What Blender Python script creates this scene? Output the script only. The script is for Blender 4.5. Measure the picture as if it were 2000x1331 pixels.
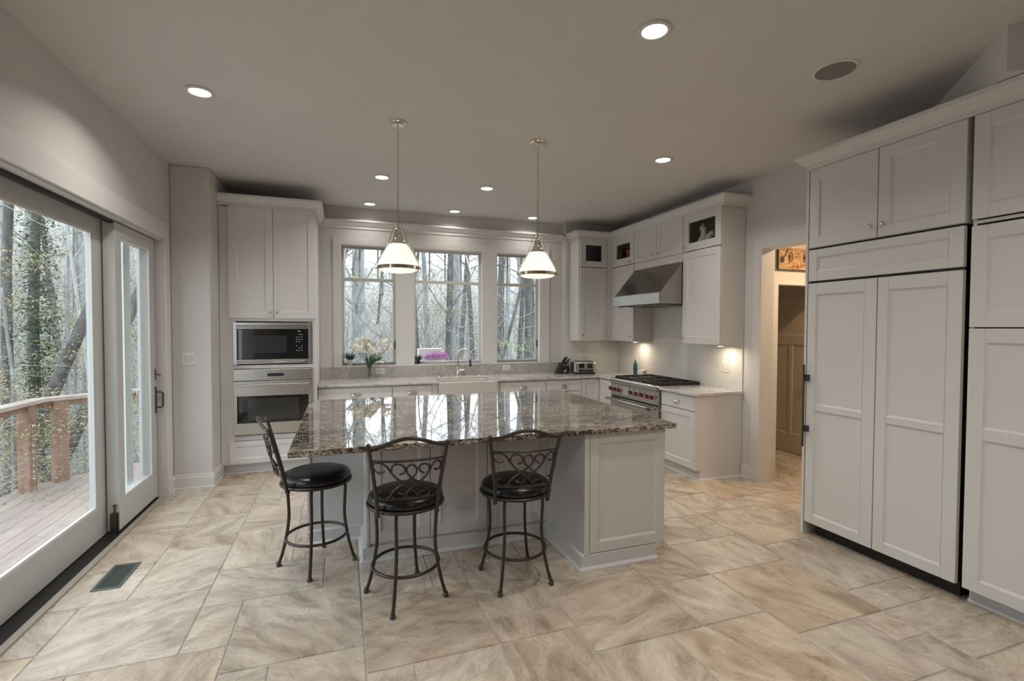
import bpy, math, random
from mathutils import Vector, Matrix, noise as mnoise
R = math.radians
S = bpy.context.scene
for _o in list(bpy.data.objects): bpy.data.objects.remove(_o)
COL = S.collection
# ------------------------------------------------------------ camera
W, H, F = 2000, 1331, 947.417
yaw, pitch, roll = 0.3372, -0.0265, 0.0032
cy, sy, cp, sp = math.cos(yaw), math.sin(yaw), math.cos(pitch), math.sin(pitch)
fw = Vector((sy*cp, cy*cp, sp)); rt = Vector((cy, -sy, 0)); up = rt.cross(fw)
rt2 = rt*math.cos(roll)+up*math.sin(roll); up2 = -rt*math.sin(roll)+up*math.cos(roll)
cd = bpy.data.cameras.new('camera'); cam = bpy.data.objects.new('camera', cd); COL.objects.link(cam)
cd.sensor_width = 36; cd.lens = 36*F/W; cd.clip_start = .05; cd.clip_end = 300
M = Matrix((rt2, up2, -fw)).transposed().to_4x4(); M.translation = (0, 0, 1.5862)
cam.matrix_world = M; S.camera = cam
# ------------------------------------------------------------ world + exposure
wd = bpy.data.worlds.new('overcast_sky'); S.world = wd; wd.use_nodes = True
nt = wd.node_tree; nt.nodes.clear()
wo = nt.nodes.new('ShaderNodeOutputWorld'); bg = nt.nodes.new('ShaderNodeBackground')
tc = nt.nodes.new('ShaderNodeTexCoord'); sx = nt.nodes.new('ShaderNodeSeparateXYZ'); cr = nt.nodes.new('ShaderNodeValToRGB')
nt.links.new(tc.outputs['Generated'], sx.inputs[0]); nt.links.new(sx.outputs['Z'], cr.inputs[0])
cr.color_ramp.elements[0].position = 0.0; cr.color_ramp.elements[0].color = (.76, .82, .88, 1)
cr.color_ramp.elements[1].position = 0.5; cr.color_ramp.elements[1].color = (.82, .91, 1.0, 1)
nt.links.new(cr.outputs[0], bg.inputs['Color']); bg.inputs['Strength'].default_value = 6.5
nt.links.new(bg.outputs[0], wo.inputs[0])
vs = S.view_settings; vs.view_transform = 'Standard'; vs.look = 'None'; vs.gamma = 1; vs.use_curve_mapping = False
vs.exposure = -0.68
WARM = (1, .945, .87)

# ------------------------------------------------------------ materials
def newmat(name):
    m = bpy.data.materials.new(name); m.use_nodes = True
    n = m.node_tree; b = n.nodes['Principled BSDF']; return m, n, b
def flat(name, col, rough=.5, metal=0, spec=.5, bump=0, bscale=200, var=0, vscale=3, coat=0):
    m, n, b = newmat(name)
    b.inputs['Base Color'].default_value = (*col, 1); b.inputs['Roughness'].default_value = rough
    b.inputs['Metallic'].default_value = metal; b.inputs['Specular IOR Level'].default_value = spec
    if coat: b.inputs['Coat Weight'].default_value = coat; b.inputs['Coat Roughness'].default_value = .05
    t = n.nodes.new('ShaderNodeTexCoord')
    if var:
        x = n.nodes.new('ShaderNodeTexNoise'); x.inputs['Scale'].default_value = vscale; x.inputs['Detail'].default_value = 5
        n.links.new(t.outputs['Object'], x.inputs['Vector'])
        r = n.nodes.new('ShaderNodeValToRGB')
        r.color_ramp.elements[0].position = .3; r.color_ramp.elements[0].color = (*[c*(1-var) for c in col], 1)
        r.color_ramp.elements[1].position = .7; r.color_ramp.elements[1].color = (*[min(1, c*(1+var)) for c in col], 1)
        n.links.new(x.outputs['Fac'], r.inputs[0]); n.links.new(r.outputs[0], b.inputs['Base Color'])
    if bump:
        x = n.nodes.new('ShaderNodeTexNoise'); x.inputs['Scale'].default_value = bscale; x.inputs['Detail'].default_value = 3
        n.links.new(t.outputs['Object'], x.inputs['Vector'])
        bp = n.nodes.new('ShaderNodeBump'); bp.inputs['Strength'].default_value = bump; bp.inputs['Distance'].default_value = .002
        n.links.new(x.outputs['Fac'], bp.inputs['Height']); n.links.new(bp.outputs[0], b.inputs['Normal'])
    return m
def emis(name, col, strength):
    m, n, b = newmat(name)
    b.inputs['Base Color'].default_value = (*col, 1); b.inputs['Emission Color'].default_value = (*col, 1)
    b.inputs['Emission Strength'].default_value = strength; return m
def ramp(n, src, stops):
    r = n.nodes.new('ShaderNodeValToRGB'); e = r.color_ramp.elements
    while len(e) < len(stops): e.new(.5)
    for i, (p, c) in enumerate(stops): e[i].position = p; e[i].color = (*c, 1)
    n.links.new(src, r.inputs[0]); return r
def noise_node(n, vec, scale, detail=6, rough=.55, dist=0):
    x = n.nodes.new('ShaderNodeTexNoise'); x.inputs['Scale'].default_value = scale; x.inputs['Detail'].default_value = detail
    x.inputs['Roughness'].default_value = rough; x.inputs['Distortion'].default_value = dist
    n.links.new(vec, x.inputs['Vector']); return x
def mapping(n, scale=(1, 1, 1), rot=(0, 0, 0), src='Object'):
    t = n.nodes.new('ShaderNodeTexCoord'); m = n.nodes.new('ShaderNodeMapping')
    m.inputs['Scale'].default_value = scale; m.inputs['Rotation'].default_value = rot
    n.links.new(t.outputs[src], m.inputs[0]); return m.outputs[0]
def mixc(n, fac, a, b, mode='MIX'):
    x = n.nodes.new('ShaderNodeMix'); x.data_type = 'RGBA'; x.blend_type = mode
    for s, i in ((fac, 0), (a, 6), (b, 7)):
        if isinstance(s, (int, float)): x.inputs[i].default_value = s
        elif isinstance(s, tuple): x.inputs[i].default_value = (*s, 1)
        else: n.links.new(s, x.inputs[i])
    return x.outputs[2]

MW = flat('cabinet_paint', (.68, .67, .66), .42, bump=.05, bscale=60)
MI = flat('island_paint', (.60, .59, .58), .45, bump=.05, bscale=60)
MWALL = flat('wall_paint', (.64, .625, .61), .75, bump=.12, bscale=90, var=.02)
MCEIL = flat('ceiling_paint', (.66, .64, .62), .85, bump=.25, bscale=120, var=.02)
MTRIM = flat('trim_paint', (.69, .68, .67), .4)
MHALL = flat('hall_paint', (.70, .66, .60), .7, bump=.1)
MDOORW = flat('door_frame_paint', (.53, .54, .52), .4)
MSASH = flat('window_sash_paint', (.50, .49, .45), .45)
MGAP = flat('black_gap', (.012, .01, .01), .6)
MNICK = flat('brushed_nickel', (.62, .58, .53), .22, 1)
MCHROME = flat('polished_nickel', (.78, .73, .66), .08, 1)
MDARKM = flat('dark_hardware', (.10, .09, .085), .35, .8)
MIRON = flat('bronze_iron', (.060, .047, .040), .33, .6, bump=.1, bscale=80)
MLEATH = flat('black_vinyl', (.006, .006, .008), .28, bump=.15, bscale=150)
MBLK = flat('black_plastic', (.012, .012, .013), .3)
MBGLASS = flat('black_glass', (.006, .006, .007), .04, coat=.6)
MCAST = flat('cast_iron', (.018, .015, .013), .45, .2)
MRED = flat('red_knob', (.11, .008, .010), .3, coat=.3)
MTEAL = flat('teal_glass', (.0, .07, .10), .12, coat=.6)
MCER = flat('sink_fireclay', (.60, .565, .52), .2, coat=.4)
MWHITE = flat('white_plastic', (.74, .73, .69), .4)
MPOT = flat('white_ceramic', (.66, .63, .55), .5)
MLEAF = flat('succulent_leaf', (.03, .07, .035), .5, var=.3, vscale=30)
MSTEM = flat('flower_stem', (.05, .11, .03), .5)
MPETAL = flat('cream_petal', (.92, .91, .84), .6)
MPURP = flat('purple_petal', (.62, .30, .54), .6, var=.35, vscale=60)
MGREEN = flat('grille_grey', (.25, .24, .22), .7, bump=.8, bscale=900)
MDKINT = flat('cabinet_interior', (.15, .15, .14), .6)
MRVASE = flat('red_vase_glaze', (.35, .02, .02), .2, coat=.4)
MROOST = flat('rooster_ceramic', (.62, .58, .45), .4)
MWOODB = flat('knife_block', (.014, .013, .013), .4)
MVENT = flat('vent_metal', (.16, .18, .16), .4, .7)

def steel(name, col=(.56, .54, .51), rough=.27, axis=(1, 1, 60)):
    m, n, b = newmat(name); b.inputs['Metallic'].default_value = 1; b.inputs['Base Color'].default_value = (*col, 1)
    v = mapping(n, (1, 1, 1)); x = noise_node(n, v, 1.5, 2)
    r = ramp(n, x.outputs['Fac'], [(.3, tuple(c*.93 for c in col)), (.7, col)]); n.links.new(r.outputs[0], b.inputs['Base Color']); b.inputs['Roughness'].default_value = rough
    return m
MST = steel('stainless_steel')
MSTD = steel('stainless_hood', (.40, .38, .35), .24)

def stone_tile():
    m, n, b = newmat('travertine_tile')
    a = n.nodes.new('ShaderNodeAttribute'); a.attribute_name = 'tile'
    t = n.nodes.new('ShaderNodeTexCoord'); ad = n.nodes.new('ShaderNodeVectorMath'); ad.operation = 'ADD'
    sc = n.nodes.new('ShaderNodeVectorMath'); sc.operation = 'SCALE'; sc.inputs[3].default_value = 37
    n.links.new(a.outputs['Color'], sc.inputs[0]); n.links.new(t.outputs['Object'], ad.inputs[0]); n.links.new(sc.outputs[0], ad.inputs[1])
    rot = n.nodes.new('ShaderNodeVectorRotate'); rot.rotation_type = 'Z_AXIS'; n.links.new(ad.outputs[0], rot.inputs['Vector'])
    sepc = n.nodes.new('ShaderNodeSeparateColor'); n.links.new(a.outputs['Color'], sepc.inputs[0])
    mul = n.nodes.new('ShaderNodeMath'); mul.operation = 'MULTIPLY'; mul.inputs[1].default_value = 6.28
    n.links.new(sepc.outputs[0], mul.inputs[0]); n.links.new(mul.outputs[0], rot.inputs['Angle'])
    mp = n.nodes.new('ShaderNodeMapping'); mp.inputs['Scale'].default_value = (1, 2.6, 1); n.links.new(rot.outputs[0], mp.inputs[0])
    n1 = noise_node(n, mp.outputs[0], 2.2, 7, .6, 1.2)
    c1 = ramp(n, n1.outputs['Fac'], [(.30, (.34, .28, .225)), (.44, (.51, .435, .36)), (.56, (.62, .55, .465)), (.72, (.72, .655, .57))])
    n2 = noise_node(n, mp.outputs[0], 3.6, 7, .6, 1.0)
    v2 = ramp(n, n2.outputs['Fac'], [(.42, (1, 1, 1)), (.47, (.74, .71, .67)), (.478, (.98, .98, .98)), (.56, (1, 1, 1)), (.575, (.80, .77, .73)), (.60, (.90, .88, .86)), (.70, (1, 1, 1))])
    c2 = mixc(n, .75, c1.outputs[0], v2.outputs[0], 'MULTIPLY')
    tint = ramp(n, sepc.outputs[1], [(0, (.86, .80, .74)), (.3, (1, .98, .95)), (.65, (.95, .95, .94)), (1, (1.0, .90, .78))])
    c3 = mixc(n, 1.0, c2, tint.outputs[0], 'MULTIPLY')
    n3 = noise_node(n, t.outputs['Object'], 120, 3)
    sp_ = ramp(n, n3.outputs['Fac'], [(.25, (.8, .8, .8)), (.4, (1, 1, 1))])
    c4 = mixc(n, .6, c3, sp_.outputs[0], 'MULTIPLY')
    n.links.new(c4, b.inputs['Base Color'])
    rr = ramp(n, n2.outputs['Fac'], [(.35, (.22,)*3), (.65, (.34,)*3)]); n.links.new(rr.outputs[0], b.inputs['Roughness'])
    bp = n.nodes.new('ShaderNodeBump'); bp.inputs['Strength'].default_value = .25; bp.inputs['Distance'].default_value = .004
    n.links.new(n1.outputs['Fac'], bp.inputs['Height']); n.links.new(bp.outputs[0], b.inputs['Normal'])
    return m
MTILE = stone_tile()
MGROUT = flat('grout', (.44, .41, .36), .9, var=.1, vscale=4)

def granite():
    m, n, b = newmat('brown_granite')
    v = mapping(n, (.8, 1.5, 1.3)); big = noise_node(n, v, 4.5, 4, .55, .4)
    mid = noise_node(n, v, 26, 7, .75, 0); fine = noise_node(n, v, 75, 5, .7, 0)
    def madd(src, k, add):
        q = n.nodes.new('ShaderNodeMath'); q.operation = 'MULTIPLY_ADD'; q.inputs[1].default_value = k; n.links.new(src, q.inputs[0])
        if isinstance(add, float): q.inputs[2].default_value = add
        else: n.links.new(add, q.inputs[2])
        return q.outputs[0]
    tot = madd(big.outputs['Fac'], .30, madd(mid.outputs['Fac'], .62, madd(fine.outputs['Fac'], .72, -.335)))
    c = ramp(n, tot, [(.38, (.006, .005, .005)), (.44, (.035, .025, .020)), (.475, (.11, .082, .065)), (.52, (.25, .20, .16)), (.56, (.40, .35, .29)), (.64, (.55, .50, .43))])
    n.links.new(c.outputs[0], b.inputs['Base Color']); b.inputs['Roughness'].default_value = .035
    b.inputs['IOR'].default_value = 1.65; b.inputs['Coat Weight'].default_value = .5; b.inputs['Coat Roughness'].default_value = .01
    return m
MGRAN = granite()
def marble(name, base, vein, edge=.12):
    m, n, b = newmat(name)
    v = mapping(n, (1, 1.3, 1), (0, 0, .6)); x = noise_node(n, v, 2.6, 9, .62, 1.8)
    c = ramp(n, x.outputs['Fac'], [(.40, base), (.475, tuple(.85*p+.15*q for p, q in zip(base, vein))), (.50, vein), (.525, tuple(.85*p+.15*q for p, q in zip(base, vein))), (.62, base)])
    n.links.new(c.outputs[0], b.inputs['Base Color']); b.inputs['Roughness'].default_value = edge
    b.inputs['Coat Weight'].default_value = .3; return m
MMARB = marble('white_marble', (.64, .625, .595), (.36, .35, .34))
MMARB2 = marble('grey_marble', (.46, .44, .41), (.35, .33, .30), .25)
def subway(name, axes):
    m, n, b = newmat(name); t = n.nodes.new('ShaderNodeTexCoord'); s = n.nodes.new('ShaderNodeSeparateXYZ'); c = n.nodes.new('ShaderNodeCombineXYZ')
    n.links.new(t.outputs['Object'], s.inputs[0]); n.links.new(s.outputs[axes], c.inputs[0]); n.links.new(s.outputs[2], c.inputs[1])
    br = n.nodes.new('ShaderNodeTexBrick'); n.links.new(c.outputs[0], br.inputs['Vector'])
    for k, vv in (('Scale', 1), ('Mortar Size', .0022), ('Mortar Smooth', .3), ('Brick Width', .152), ('Row Height', .0762)): br.inputs[k].default_value = vv
    br.inputs['Color1'].default_value = (.72, .705, .67, 1); br.inputs['Color2'].default_value = (.69, .675, .64, 1); br.inputs['Mortar'].default_value = (.80, .78, .74, 1)
    n.links.new(br.outputs['Color'], b.inputs['Base Color']); b.inputs['Roughness'].default_value = .12
    bp = n.nodes.new('ShaderNodeBump'); bp.invert = True; bp.inputs['Strength'].default_value = .5; bp.inputs['Distance'].default_value = .002
    n.links.new(br.outputs['Fac'], bp.inputs['Height']); n.links.new(bp.outputs[0], b.inputs['Normal']); return m
MSUBX = subway('subway_tile_back', 0); MSUBY = subway('subway_tile_range', 1)
def glass():
    m = bpy.data.materials.new('clear_glass'); m.use_nodes = True; n = m.node_tree; n.nodes.clear()
    o = n.nodes.new('ShaderNodeOutputMaterial'); a = n.nodes.new('ShaderNodeBsdfTransparent'); g = n.nodes.new('ShaderNodeBsdfGlossy')
    lw = n.nodes.new('ShaderNodeLayerWeight'); lw.inputs[0].default_value = .5; x = n.nodes.new('ShaderNodeMixShader')
    pw = n.nodes.new('ShaderNodeMath'); pw.operation = 'POWER'; pw.inputs[1].default_value = 4.0; n.links.new(lw.outputs['Facing'], pw.inputs[0])
    f = n.nodes.new('ShaderNodeMath'); f.operation = 'MULTIPLY_ADD'; f.inputs[1].default_value = .7; f.inputs[2].default_value = .018; n.links.new(pw.outputs[0], f.inputs[0])
    a.inputs[0].default_value = (.97, .98, .98, 1); g.inputs['Roughness'].default_value = .01
    n.links.new(f.outputs[0], x.inputs[0]); n.links.new(a.outputs[0], x.inputs[1]); n.links.new(g.outputs[0], x.inputs[2]); n.links.new(x.outputs[0], o.inputs[0])
    return m
MGLASS = glass()
def opal():
    m, n, b = newmat('opal_glass_shade'); b.inputs['Base Color'].default_value = (.9, .85, .75, 1)
    b.inputs['Emission Color'].default_value = (1, .86, .64, 1); b.inputs['Emission Strength'].default_value = 1.8
    b.inputs['Roughness'].default_value = .15; return m
MOPAL = opal()
MBULB = emis('lamp_lens', (1, .93, .82), 7)
def wood(name, c1, c2, axis=(6, .6, 6)):
    m, n, b = newmat(name); v = mapping(n, axis); x = noise_node(n, v, 4, 6, .6, .5)
    a = n.nodes.new('ShaderNodeAttribute'); a.attribute_name = 'tile'
    c = ramp(n, x.outputs['Fac'], [(.3, c1), (.7, c2)]); k = ramp(n, a.outputs['Fac'], [(0, (.85, .85, .85)), (1, (1.1, 1.08, 1.05))])
    n.links.new(mixc(n, 1.0, c.outputs[0], k.outputs[0], 'MULTIPLY') if name == 'deck_board' else c.outputs[0], b.inputs['Base Color'])
    b.inputs['Roughness'].default_value = .7; return m
MDECK = wood('deck_board', (.33, .27, .24), (.45, .38, .34)); MRAIL = wood('cedar_rail', (.26, .15, .10), (.42, .27, .19), (6, 6, 1)); MCAP = wood('rail_cap_wood', (.38, .30, .25), (.55, .47, .41))
def bark(name, c1, c2, c3):
    m, n, b = newmat(name); v = mapping(n, (3, 3, .7)); x = noise_node(n, v, 5, 8, .7, .5)
    c = ramp(n, x.outputs['Fac'], [(.3, c1), (.5, c2), (.68, c3)]); n.links.new(c.outputs[0], b.inputs['Base Color']); b.inputs['Roughness'].default_value = .9
    bp = n.nodes.new('ShaderNodeBump'); bp.inputs['Strength'].default_value = .7; bp.inputs['Distance'].default_value = .03
    n.links.new(x.outputs['Fac'], bp.inputs['Height']); n.links.new(bp.outputs[0], b.inputs['Normal']); return m
MBARK = bark('grey_bark', (.14, .14, .135), (.29, .295, .29), (.46, .48, .48))
MBARKD = bark('dark_bark', (.05, .046, .043), (.11, .105, .10), (.22, .22, .215))
MBARKP = bark('pale_bark', (.30, .31, .30), (.48, .49, .48), (.66, .67, .66))
MLITTER = bark('leaf_litter', (.13, .115, .09), (.28, .26, .22), (.52, .50, .46))
def leafm(name, c1, c2):
    m, n, b = newmat(name); t = n.nodes.new('ShaderNodeTexCoord'); x = noise_node(n, t.outputs['Object'], 2.5, 4)
    c = ramp(n, x.outputs['Fac'], [(.35, c1), (.65, c2)]); n.links.new(c.outputs[0], b.inputs['Base Color']); b.inputs['Roughness'].default_value = .6
    return m
MLF_Y = leafm('yellow_green_leaf', (.24, .27, .12), (.42, .33, .19)); MLF_G = leafm('ivy_leaf', (.035, .07, .03), (.10, .16, .06))
MLF_B = leafm('bright_green_leaf', (.22, .36, .10), (.36, .48, .16)); MLF_R = leafm('russet_leaf', (.45, .25, .20), (.55, .42, .26))
MBRUSH = bark('brush_twig', (.12, .12, .11), (.25, .25, .24), (.50, .51, .50))

# ------------------------------------------------------------ geometry helpers
def topo(o):
    while o.parent: o = o.parent
    return o
class MB:
    def __init__(s): s.v = []; s.f = []; s.c = None
    def box(s, x0, x1, y0, y1, z0, z1):
        k = len(s.v); s.v += [(x, y, z) for z in (z0, z1) for y in (y0, y1) for x in (x0, x1)]
        s.f += [tuple(k+i for i in q) for q in ((0, 2, 3, 1), (4, 5, 7, 6), (0, 1, 5, 4), (2, 6, 7, 3), (0, 4, 6, 2), (1, 3, 7, 5))]; return s
    def quad(s, *p):
        k = len(s.v); s.v += [tuple(q) for q in p]; s.f.append(tuple(range(k, k+len(p)))); return s
    def prism(s, poly, ax, a0, a1):      # poly in the two other axes (in order), extruded along ax
        def m(p, a): return {'x': (a, p[0], p[1]), 'y': (p[0], a, p[1]), 'z': (p[0], p[1], a)}[ax]
        k = len(s.v); n = len(poly); s.v += [m(p, a0) for p in poly]+[m(p, a1) for p in poly]
        s.f += [tuple(range(k+n-1, k-1, -1)), tuple(range(k+n, k+2*n))]+[(k+i, k+(i+1) % n, k+n+(i+1) % n, k+n+i) for i in range(n)]; return s
    def tube(s, pts, r, n=8, caps=True, flat_=1.0):
        P = [Vector(p) for p in pts]; rr = r if isinstance(r, (list, tuple)) else [r]*len(P); k = len(s.v)
        closed = (P[0]-P[-1]).length < 1e-6
        if closed: P = P[:-1]; rr = rr[:-1]
        m = len(P); prev = None
        for i, p in enumerate(P):
            a = P[i-1] if (i or closed) else p; b = P[(i+1) % m] if (i < m-1 or closed) else p
            t = (b-a).normalized() if (b-a).length > 1e-9 else Vector((0, 0, 1))
            if prev is None:
                u = t.cross(Vector((0, 0, 1))); u = t.cross(Vector((1, 0, 0))) if u.length < .05 else u
            else: u = prev-t*prev.dot(t)
            if u.length < 1e-6: u = t.orthogonal()
            u.normalize(); prev = u; w = t.cross(u)
            for j in range(n):
                a_ = 2*math.pi*j/n; s.v.append(tuple(p+(u*math.cos(a_)+w*math.sin(a_)*flat_)*rr[i]))
        for i in range(m if closed else m-1):
            for j in range(n):
                a, b = k+i*n, k+((i+1) % m)*n; s.f.append((a+j, a+(j+1) % n, b+(j+1) % n, b+j))
        if caps and not closed: s.f.append(tuple(range(k+n-1, k-1, -1))); s.f.append(tuple(range(k+(m-1)*n, k+m*n)))
        return s
    def cyl(s, p0, p1, r, n=16, r1=None): return s.tube([p0, p1], [r, r if r1 is None else r1], n)
    def lathe(s, prof, c=(0, 0, 0), n=24, ax=(0, 0, 1), a0=0, a1=2*math.pi, sq=(1, 1)):
        A = Vector(ax).normalized(); U = A.orthogonal().normalized() if abs(A.z) < .99 else Vector((1, 0, 0)); V_ = A.cross(U); C = Vector(c)
        k = len(s.v); full = abs(a1-a0-2*math.pi) < 1e-6; m = n if full else n+1
        for r, h in prof:
            for j in range(m):
                a = a0+(a1-a0)*j/n; s.v.append(tuple(C+A*h+(U*math.cos(a)*sq[0]+V_*math.sin(a)*sq[1])*r))
        for i in range(len(prof)-1):
            for j in range(m if full else m-1):
                j2 = (j+1) % m; s.f.append((k+i*m+j, k+i*m+j2, k+(i+1)*m+j2, k+(i+1)*m+j))
        if full:
            if prof[0][0] > 1e-5: s.f.append(tuple(k+j for j in range(m))[::-1])
            if prof[-1][0] > 1e-5: s.f.append(tuple(k+(len(prof)-1)*m+j for j in range(m)))
        return s
    def ball(s, c, r, n=12, sc=(1, 1, 1)):
        k = len(s.v); h = n//2
        for i in range(h+1):
            t = math.pi*i/h
            for j in range(n):
                a = 2*math.pi*j/n; s.v.append((c[0]+r*sc[0]*math.sin(t)*math.cos(a), c[1]+r*sc[1]*math.sin(t)*math.sin(a), c[2]-r*sc[2]*math.cos(t)))
        for i in range(h):
            for j in range(n): s.f.append((k+i*n+j, k+i*n+(j+1) % n, k+(i+1)*n+(j+1) % n, k+(i+1)*n+j))
        return s
    def sweep(s, path, prof, side=1):    # prof: (out, z) swept along xy path, mitred; out is to the left of the path * side
        k = len(s.v); m = len(prof); P = [Vector(p).to_2d() if len(p) == 2 else Vector(p[:2]) for p in path]
        for i, p in enumerate(P):
            n1 = n2 = None
            if i: d = (P[i]-P[i-1]).normalized(); n1 = Vector((-d.y, d.x))*side
            if i < len(P)-1: d = (P[i+1]-P[i]).normalized(); n2 = Vector((-d.y, d.x))*side
            if n1 is None: o = n2
            elif n2 is None: o = n1
            else: o = (n1+n2); o = o/(o.length_squared/2) if o.length > .05 else n1
            s.v += [(p.x+o.x*a, p.y+o.y*a, z) for a, z in prof]
        for i in range(len(P)-1):
            for j in range(m): s.f.append((k+i*m+j, k+i*m+(j+1) % m, k+(i+1)*m+(j+1) % m, k+(i+1)*m+j))
        s.f.append(tuple(range(k, k+m))); s.f.append(tuple(range(k+(len(P)-1)*m, k+len(P)*m))[::-1]); return s
    def mesh(s, name, off=(0, 0, 0), smooth=None):
        me = bpy.data.meshes.new(name); me.from_pydata([(a-off[0], b-off[1], c-off[2]) for a, b, c in s.v], [], s.f)
        if s.c:
            at = me.color_attributes.new('tile', 'FLOAT_COLOR', 'POINT')
            for i, c in enumerate(s.c): at.data[i].color = (*c, 1)
        me.update()
        if smooth is not None:
            for p in me.polygons: p.use_smooth = True
            me.set_sharp_from_angle(angle=R(smooth))
        return me
    def build(s, name, mat, parent=None, smooth=None, bevel=0, label=None):
        off = topo(parent).location if parent else (0, 0, 0)
        me = s.mesh(name, off, smooth); me.materials.append(mat); o = bpy.data.objects.new(name, me); COL.objects.link(o)
        if parent: o.parent = parent
        if bevel:
            b = o.modifiers.new('bevel', 'BEVEL'); b.width = bevel; b.segments = 2; b.limit_method = 'ANGLE'; b.angle_limit = R(50)
        if label: o['label'] = label
        return o
def thing(name, label, cat, loc=(0, 0, 0), group=None):
    o = bpy.data.objects.new(name, None); COL.objects.link(o); o.location = loc; o.empty_display_size = .1
    o['label'] = label; o['category'] = cat
    if group: o['group'] = group
    return o
def solo(name, label, cat, mb, mat, smooth=None, bevel=0, group=None, kind=None):
    xs = [v[0] for v in mb.v]; ys = [v[1] for v in mb.v]; zs = [v[2] for v in mb.v]
    off = ((min(xs)+max(xs))/2, (min(ys)+max(ys))/2, min(zs))
    me = mb.mesh(name, off, smooth); me.materials.append(mat); o = bpy.data.objects.new(name, me); COL.objects.link(o); o.location = off
    o['label'] = label; o['category'] = cat
    if group: o['group'] = group
    if kind: o['kind'] = kind
    if bevel:
        b = o.modifiers.new('bevel', 'BEVEL'); b.width = bevel; b.segments = 2; b.limit_method = 'ANGLE'; b.angle_limit = R(50)
    return o
def struct(name, mb, mat, smooth=None, bevel=0, parent=None, label=None):
    o = mb.build(name, mat, parent, smooth, bevel)
    if not parent: o['kind'] = 'structure'
    if label: o['label'] = label
    return o
def copy_tree(o, parent=None):
    c = o.copy(); COL.objects.link(c); c.parent = parent
    for ch in o.children: copy_tree(ch, c)
    return c
def smoothpts(pts, n=6):                 # Catmull-Rom
    P = [Vector(p) for p in pts]; out = []
    for i in range(len(P)-1):
        a = P[i-1] if i else P[0]*2-P[1]; b, c = P[i], P[i+1]; d = P[i+2] if i+2 < len(P) else P[-1]*2-P[-2]
        for k in range(n):
            t = k/n; out.append(.5*((2*b)+(c-a)*t+(2*a-5*b+4*c-d)*t*t+(3*b-a-3*c+d)*t**3))
    return out+[P[-1]]

# panel fronts: orient 'S' faces -y (u = x), 'W' faces -x (u = y)
def pt(o, plane, u, v, d): return (u, plane+d, v) if o == 'S' else (plane+d, u, v)
def obox(mb, o, plane, u0, u1, v0, v1, d0, d1):
    if o == 'S': mb.box(u0, u1, plane+d0, plane+d1, v0, v1)
    else: mb.box(plane+d0, plane+d1, u0, u1, v0, v1)
def front(o, plane, u0, u1, v0, v1, t=.02, fr=.06, rec=.009, slope=.010, ops=None, slab=False):
    mb = MB()
    if slab: obox(mb, o, plane, u0, u1, v0, v1, 0, t); return mb
    ops = ops or [(u0+fr, u1-fr, v0+fr, v1-fr)]
    a, b = min(p[0] for p in ops), max(p[1] for p in ops)
    obox(mb, o, plane, u0, a, v0, v1, 0, t); obox(mb, o, plane, b, u1, v0, v1, 0, t)
    zs = sorted(set([(p[2], p[3]) for p in ops])); e = v0
    for z0, z1 in zs: obox(mb, o, plane, a, b, e, z0, 0, t); e = z1
    obox(mb, o, plane, a, b, e, v1, 0, t)
    for (p0, p1, q0, q1) in ops:
        q = [(p0, q0), (p1, q0), (p1, q1), (p0, q1)]; s_ = slope; r = [(p0+s_, q0+s_), (p1-s_, q0+s_), (p1-s_, q1-s_), (p0+s_, q1-s_)]
        for i in range(4):
            j = (i+1) % 4; mb.quad(pt(o, plane, *q[i], .0005), pt(o, plane, *q[j], .0005), pt(o, plane, *r[j], rec), pt(o, plane, *r[i], rec))
        mb.quad(*[pt(o, plane, *k, rec) for k in r]); mb.quad(*[pt(o, plane, *k, t-.001) for k in q])
    # mullion between side-by-side openings
    for z0, z1 in zs:
        row = sorted(p for p in ops if p[2] == z0)
        for i in range(len(row)-1): obox(mb, o, plane, row[i][1], row[i+1][0], z0, z1, 0, t)
    return mb
def knob(o, plane, u, v, parent, mat=None):
    ax = (0, -1, 0) if o == 'S' else (-1, 0, 0)
    MB().lathe([(.006, 0), (.005, .012), (.008, .016), (.015, .020), (.0155, .027), (.010, .031), (0, .032)], pt(o, plane, u, v, 0), 16, ax).build('knob', mat or MNICK, parent, smooth=40)
def cup(o, plane, u, v, parent, w=.105):
    mb = MB(); n = 12; h = .034; dep = .026; k = 0; rows = []
    for i in range(n+1):
        th = math.pi*i/n; uu = -w/2*math.cos(th); rows.append([])
        for j in range(7):
            ph = (math.pi/2)*j/6; prof = math.sin(th)
            rows[-1].append(pt(o, plane, u+uu, v-h*.5+h*math.cos(ph)*(.35+.65*prof), -dep*math.sin(ph)*prof-.001))
    mb.v = [p for r_ in rows for p in r_]; mb.f = [(i*7+j, (i+1)*7+j, (i+1)*7+j+1, i*7+j+1) for i in range(n) for j in range(6)]
    for i in range(n): mb.quad(rows[i][0], rows[i+1][0], pt(o, plane, u-w/2*math.cos(math.pi*(i+1)/n), v-h*.5, 0), pt(o, plane, u-w/2*math.cos(math.pi*i/n), v-h*.5, 0))
    p = mb.build('cup_pull', MCHROME, parent, smooth=50)
    sm = p.modifiers.new('thick', 'SOLIDIFY'); sm.thickness = .002
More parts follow.
